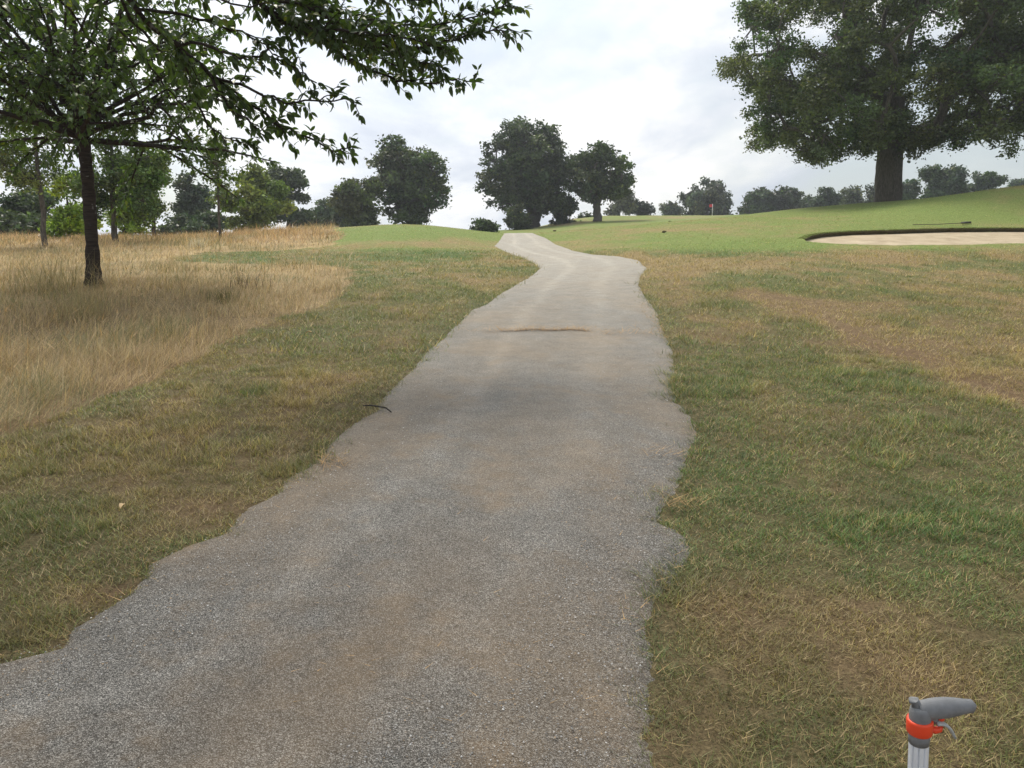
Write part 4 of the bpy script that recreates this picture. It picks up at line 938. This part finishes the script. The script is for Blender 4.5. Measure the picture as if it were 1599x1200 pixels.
# litter picker
hd = lambda u, v, d: np.array((0, 0, CAM_H)) + np.array(((u - CX) / F_PX * d, COSP * d + (CY - v) / F_PX * d * SINP, -SINP * d + (CY - v) / F_PX * d * COSP))
Hd = hd(1437, 1110, 1.13); foot = np.array((.655, 1.07, float(ground_base(.655, 1.07)) + .0)); ax = (foot - Hd); plen = np.linalg.norm(ax); ax /= plen
gx = np.array((1., .06, -.085)); gx -= ax * gx.dot(ax); gx /= np.linalg.norm(gx); gy = np.cross(ax, gx); gy /= np.linalg.norm(gy)
if gy[1] > 0: gy = -gy                                       # gy points to the viewer
LP = lambda x, y, t: Hd + gx * x + gy * y + ax * (t if t > .2 else t * .78 if t < .1 else .078 + (t - .1) * 1.22)           # across, to the viewer, down the pole
root = empty('litter_picker', tuple(foot), 'grey litter picker with an orange collar and white pole at lower right', 'litter picker')
M_GREY = simple('grey_plastic', (.20, .205, .215), .55, .4, 0, 60, .16, .0008); M_OR = simple('orange_plastic', (.85, .075, .025), .42, .45, 0, 40, .05)
M_AL = simple('white_aluminium', (.78, .81, .86), .34, .5, .1, 50, .07); M_PALE = simple('pale_plastic', (.42, .44, .44), .45, .4, 0, 50, .06); M_BLK = simple('black_rubber', (.03, .03, .03), .7, .3)
# grip: top cap, barrel and the handle running to the right
t = np.linspace(0, 1, 14); cap = capped_tube([LP(-.008, -.004, -.0215), LP(-.008, -.004, -.019), LP(-.006, -.003, -.0175), LP(-.005, 0, -.004)], [.0068, .0076, .0058, .0074], 20)
barrel = capped_tube([LP(0, 0, x) for x in (-.010, -.0085, -.003, .006, .022, .045)], [.0085, .0118, .0138, .0148, .0150, .0148], 24)
hx = -.004 + .088 * t
handle = capped_tube([LP(a, .000, -.001 + .006 * b * b - .003 * b) for a, b in zip(hx, t)], .0118 + .0026 * np.sin(np.pi * np.clip(t * 1.25, 0, 1)) - .0035 * t ** 3 - .006 * (t > .97), 20, (1.0, 1.08))
web = capped_tube([LP(.010, 0, .004), LP(.016, 0, .012), LP(.021, 0, .020), LP(.023, 0, .028)], [.008, .009, .007, .005], 12)
join_parts('grip', [cap, barrel, handle, web], M_GREY, root)
neck = capped_tube([LP(0, 0, .040), LP(0, 0, .055), LP(0, 0, .068)], [.0150, .0147, .0142], 24); join_parts('neck', [neck], M_GREY, root)
co = capped_tube([LP(0, 0, a) for a in (.017, .0175, .020, .043, .0455, .046)], [.0160, .0172, .0180, .0178, .0168, .0158], 28)
hk1 = capped_tube([LP(.015, .002, .040), LP(.023, .002, .043), LP(.029, .002, .042), LP(.031, .002, .035)], [.0055, .0055, .0050, .0035], 10)
hk2 = capped_tube([LP(.026, .004, .014), LP(.030, .004, .016), LP(.031, .004, .021)], [.0040, .0052, .0036], 10)
join_parts('collar', [co, hk1, hk2], M_OR, root)
tg = np.linspace(0, 1, 12); trig = capped_tube([LP(.022 + .030 * a, .004, .026 + .002 * a + .024 * a * a * a + .010 * a * a) for a in tg], .0042 - .0018 * tg, 10, (1.6, .8)); join_parts('trigger', [trig], M_PALE, root)
# fluted pole
sd = 120; an = np.arange(sd) * 2 * math.pi / sd; rr = .0136 + 0 * an
for g0 in np.arange(10) * math.pi / 5 + .2: rr -= .0030 * np.exp(-((np.angle(np.exp(1j * (an - g0)))) / .06) ** 2)
ts = [.052, .30, .55, plen - .10]; v = np.array([[LP(rr[j] * math.cos(an[j]), rr[j] * math.sin(an[j]), tt) for j in range(sd)] for tt in ts]).reshape(-1, 3)
f = [(i * sd + j, (i + 1) * sd + j, (i + 1) * sd + (j + 1) % sd, i * sd + (j + 1) % sd) for i in range(3) for j in range(sd)] + [tuple(range(sd)), tuple(reversed(range(3 * sd, 4 * sd)))]
join_parts('pole', [(v, f)], M_AL, root, smooth=False)
jb = capped_tube([LP(0, 0, plen - .12), LP(0, 0, plen - .085)], [.0165, .015], 20); join_parts('jaw_housing', [jb], M_GREY, root)
for s in (-1, 1):
    p = [LP(s * .008, 0, plen - .09), LP(s * .026, 0, plen - .06), LP(s * .024, 0, plen - .03), LP(s * .004, 0, plen + .004)]
    join_parts('jaw', [capped_tube(p, [.007, .007, .0065, .004], 10, (1, 1.6))], M_GREY, root)

# golf flag
root = empty('golf_flag', tuple(at(1112, 338, 118)), 'small red flag on a thin white pole before the weeping tree', 'flag')
b0 = at(1112, 338, 118); zb = float(ground_base(b0.x, b0.y)); zt = CAM_H + 118 * float(v2t(319)); root.location = (b0.x, b0.y, zb)
M_RED = simple('red_cloth', (.62, .05, .06), .8); M_WH = simple('white_paint', (.8, .8, .8), .5)
join_parts('flag_pole', [capped_tube([(b0.x, b0.y, zb - .05), (b0.x, b0.y, zt)], [.04, .035], 8)], M_WH, root)
n = 8; xs = np.linspace(0, .45, n); vf = []
for i, x in enumerate(xs):
    for z in (0, -.42): vf.append((b0.x - .03 - x, b0.y + .05 * math.sin(x * 9), zt - .02 + z - .05 * x))
for i, x in enumerate(xs):
    for z in (0, -.42): vf.append((b0.x - .03 - x, b0.y + .05 * math.sin(x * 9) + .012, zt - .02 + z - .05 * x))
ffc = [(2*i, 2*i+1, 2*i+3, 2*i+2) for i in range(n-1)] + [(2*n+2*i, 2*n+2*i+2, 2*n+2*i+3, 2*n+2*i+1) for i in range(n-1)]
child_local(mesh_obj('cloth', np.array(vf), ffc, M_RED), root)

# bunker rake on the turf beyond the lip
pa, pb = hit([1425], [353.5])[0], hit([1508], [352])[0]; up3 = np.array((0, 0, .05))
root = empty('bunker_rake', tuple(pb), 'dark bunker rake lying on the grass behind the sand', 'rake')
M_RK = simple('weathered_wood', (.09, .075, .055), .8)
join_parts('rake_handle', [capped_tube([pa + up3, (pa + pb) / 2 + up3, pb + up3 * 1.6], [.011] * 3, 8)], M_RK, root)
d = (pb - pa); d[2] = 0; d /= np.linalg.norm(d); sd_ = np.array((-d[1], d[0], 0)); dz = np.array((0, 0, 1.))
hb = [pb + sd_ * s + up3 * 1.8 for s in (-.24, 0, .24)]
join_parts('rake_head', [capped_tube(hb, [.03, .035, .03], 8)], M_BLK, root)
for s in np.linspace(-.21, .21, 8):
    join_parts('tine', [capped_tube([pb + sd_ * s + up3 * 1.8, pb + sd_ * s + up3 * 1.8 - dz * .03 + d * .03, pb + sd_ * s - dz * .0 + d * .05], [.010, .009, .005], 6)], M_BLK, root)

# twig lying at the path's left edge
tp = hit([567, 580, 594, 603, 611], [643, 641.5, 642.5, 645, 649]); tp[:, 2] += np.array([.045, .04, .034, .038, .026])
o = mesh_obj('twig', *(lambda a: (a[0], a[1]))(capped_tube(tp, [.004, .0065, .006, .0065, .005], 7)), BK_DARK, smooth=True); tag(o, 'thin dark twig lying across the left edge of the path', 'twig')
o.data.transform(Matrix.Translation(-Vector(tp[2]))); o.location = Vector(tp[2])
# fallen leaf
def fallen(u, v, size, colr, label, seed):
    rr_ = np.random.default_rng(seed); p = hit([u], [v])[0]; a = rr_.random() * 6.28; m_ = simple('fallen_leaf_brown', colr, .8)
    V = LV * np.array([1.3, 1, 2.2]) * size; R = np.array([[math.cos(a), -math.sin(a), 0], [math.sin(a), math.cos(a), 0], [0, 0, 1]]); V = V @ R.T + np.array([0, 0, .03])
    o = mesh_obj('fallen_leaf', V, LFc, m_); o.location = (p[0], p[1], float(ground_z(p[0], p[1]))); tag(o, label, 'leaf'); return o
fallen(194, 795, .048, (.55, .40, .22), 'pale tan leaf fallen on the grass left of the path', 1)
fallen(487, 524, .09, (.50, .33, .15), 'orange brown leaf fallen near the edge of the dry meadow', 2)
# dark clods on the hill
for u, v, lab in ((1046, 346.5, 'upper dark clod on the green slope right of the path crest'), (1037, 364.5, 'lower dark clod on the green slope right of the path crest'), (866, 362, 'dark clod on the crest beside the path top')):
    p = hit([u], [v])[0]; n = 40; rr_ = np.random.default_rng(int(u)); V = rr_.normal(size=(n, 3)); V /= np.linalg.norm(V, axis=1, keepdims=True); V *= (.045 + .02 * rr_.random((n, 1))) * np.array([1.5, 1.1, .8])
    import bmesh
    bm = bmesh.new(); [bm.verts.new(x) for x in V]; bmesh.ops.convex_hull(bm, input=bm.verts); loose = [x for x in bm.verts if not x.link_faces]; bmesh.ops.delete(bm, geom=loose, context='VERTS')
    me = bpy.data.meshes.new('clod'); bm.to_mesh(me); bm.free(); me.materials.append(MT_FACE); o = bpy.data.objects.new('clod', me); SC.collection.objects.link(o); o.location = (p[0], p[1], float(ground_z(p[0], p[1])) + .04); tag(o, lab, 'clod')

# cut dry grass washed into a line across the path, and scraps of it along the edges
acc = Acc(); r = np.random.default_rng(61)
def litter(n, uf, vf, ln=.06, wd=.004, thick=.02):
    t = r.random(n); u, v = uf(t), vf(t); p = hit(u, v); X, Y = p[:, 0], p[:, 1] + r.normal(size=n) * .015
    acc.add(*blades(X, Y, ground_base(X, Y) + .022 + thick * r.random(n), ln * (.5 + r.random(n)), wd * (.7 + .8 * r.random(n)), np.where(r.random(n) < .6, r.normal(size=n) * .35 + np.pi * (r.random(n) < .5), r.random(n) * 6.28), 1.8 + r.random(n), .3 * r.random(n), STRAW * np.array([.95, .82, .72]) * (.6 + .8 * r.random(n))[:, None], 1))
litter(380, lambda t: 780 + 135 * t ** .9, lambda t: 519 + r.normal(size=len(t)) * .5 + .8 * np.sin(t * 14), thick=.003)
litter(90, lambda t: 712 + 200 * t, lambda t: 520 + r.normal(size=len(t)) * 1.2, thick=.005)
litter(130, lambda t: 915 + 110 * t, lambda t: 523 + r.normal(size=len(t)) * 3, thick=.006)
litter(160, lambda t: 1000 + 50 * t, lambda t: 480 + 60 * t + r.normal(size=len(t)) * 5, thick=.01)
litter(60, lambda t: 1010 + 60 * t, lambda t: 712 + r.normal(size=len(t)) * 5, .03, .0025, .004)
litter(36, lambda t: 1040 + 60 * t, lambda t: 795 + r.normal(size=len(t)) * 5, .05, .0025, .008)
litter(90, lambda t: 500 + 40 * t, lambda t: 728 + r.normal(size=len(t)) * 6, .035, .003, .004)
litter(150, lambda t: 430 + 560 * r.random(len(t)), lambda t: 540 + 600 * t ** 1.3, .014, .0022, .002)
for e_ in (edge_l, edge_r):
    litter(80, lambda t, e_=e_: e_(480 + 600 * t) + r.normal(size=len(t)) * 14, lambda t: 480 + 600 * t, .020, .0026, .006)
o = acc.build('dry_grass_clippings', MT_DRY); tag(o, 'line of dry cut grass lying across the path', 'clippings', kind='stuff')

# pale feathery tussocks and dark dead stalks standing in the meadow
def tussock(u, v, n, h, colr, label, spread=.12, w=.006, lean=.5, name='grass_tussock', cat='tussock'):
    p = hit([u], [v], 40)[0]; a = Acc(); X = p[0] + r.normal(size=n) * spread; Y = p[1] + r.normal(size=n) * spread
    a.add(*blades(X, Y, ground_z(X, Y) - .01, h * (.5 + .6 * r.random(n)), w * (.7 + .6 * r.random(n)), r.random(n) * 6.28, lean * r.random(n), .5 * r.random(n), np.array(colr) * (.6 + .7 * r.random(n))[:, None], 3))
    o = a.build(name, MT_DRY); o.data.transform(Matrix.Translation(-Vector(p))); o.location = Vector(p); tag(o, label, cat)
tussock(311, 388, 90, .38, (.62, .58, .45), 'pale feathery grass tuft just below the far dry grass', .10, .012, .8)
tussock(70, 455, 260, .75, (.34, .30, .15), 'tall pale grass tussock left of the cherry trunk', .35, .007, .9)
tussock(128, 500, 160, .62, (.36, .31, .15), 'upright grass clump with green base below the cherry trunk', .16, .006, .5)
tussock(165, 450, 60, .60, (.42, .34, .2), 'few long stems leaning across the foot of the cherry trunk', .10, .006, 1.4)
tussock(388, 448, 40, .42, (.10, .075, .05), 'dark dead stalks standing in the middle of the meadow', .16, .010, .4, 'dead_stalks', 'weeds')
tussock(345, 470, 120, .25, (.16, .15, .06), 'low dark green clump amid the straw right of the cherry', .12, .007, .8)
print('crown tris', TRI[0], 'total polys', sum(len(o.data.polygons) for o in SC.objects if o.type == 'MESH'))
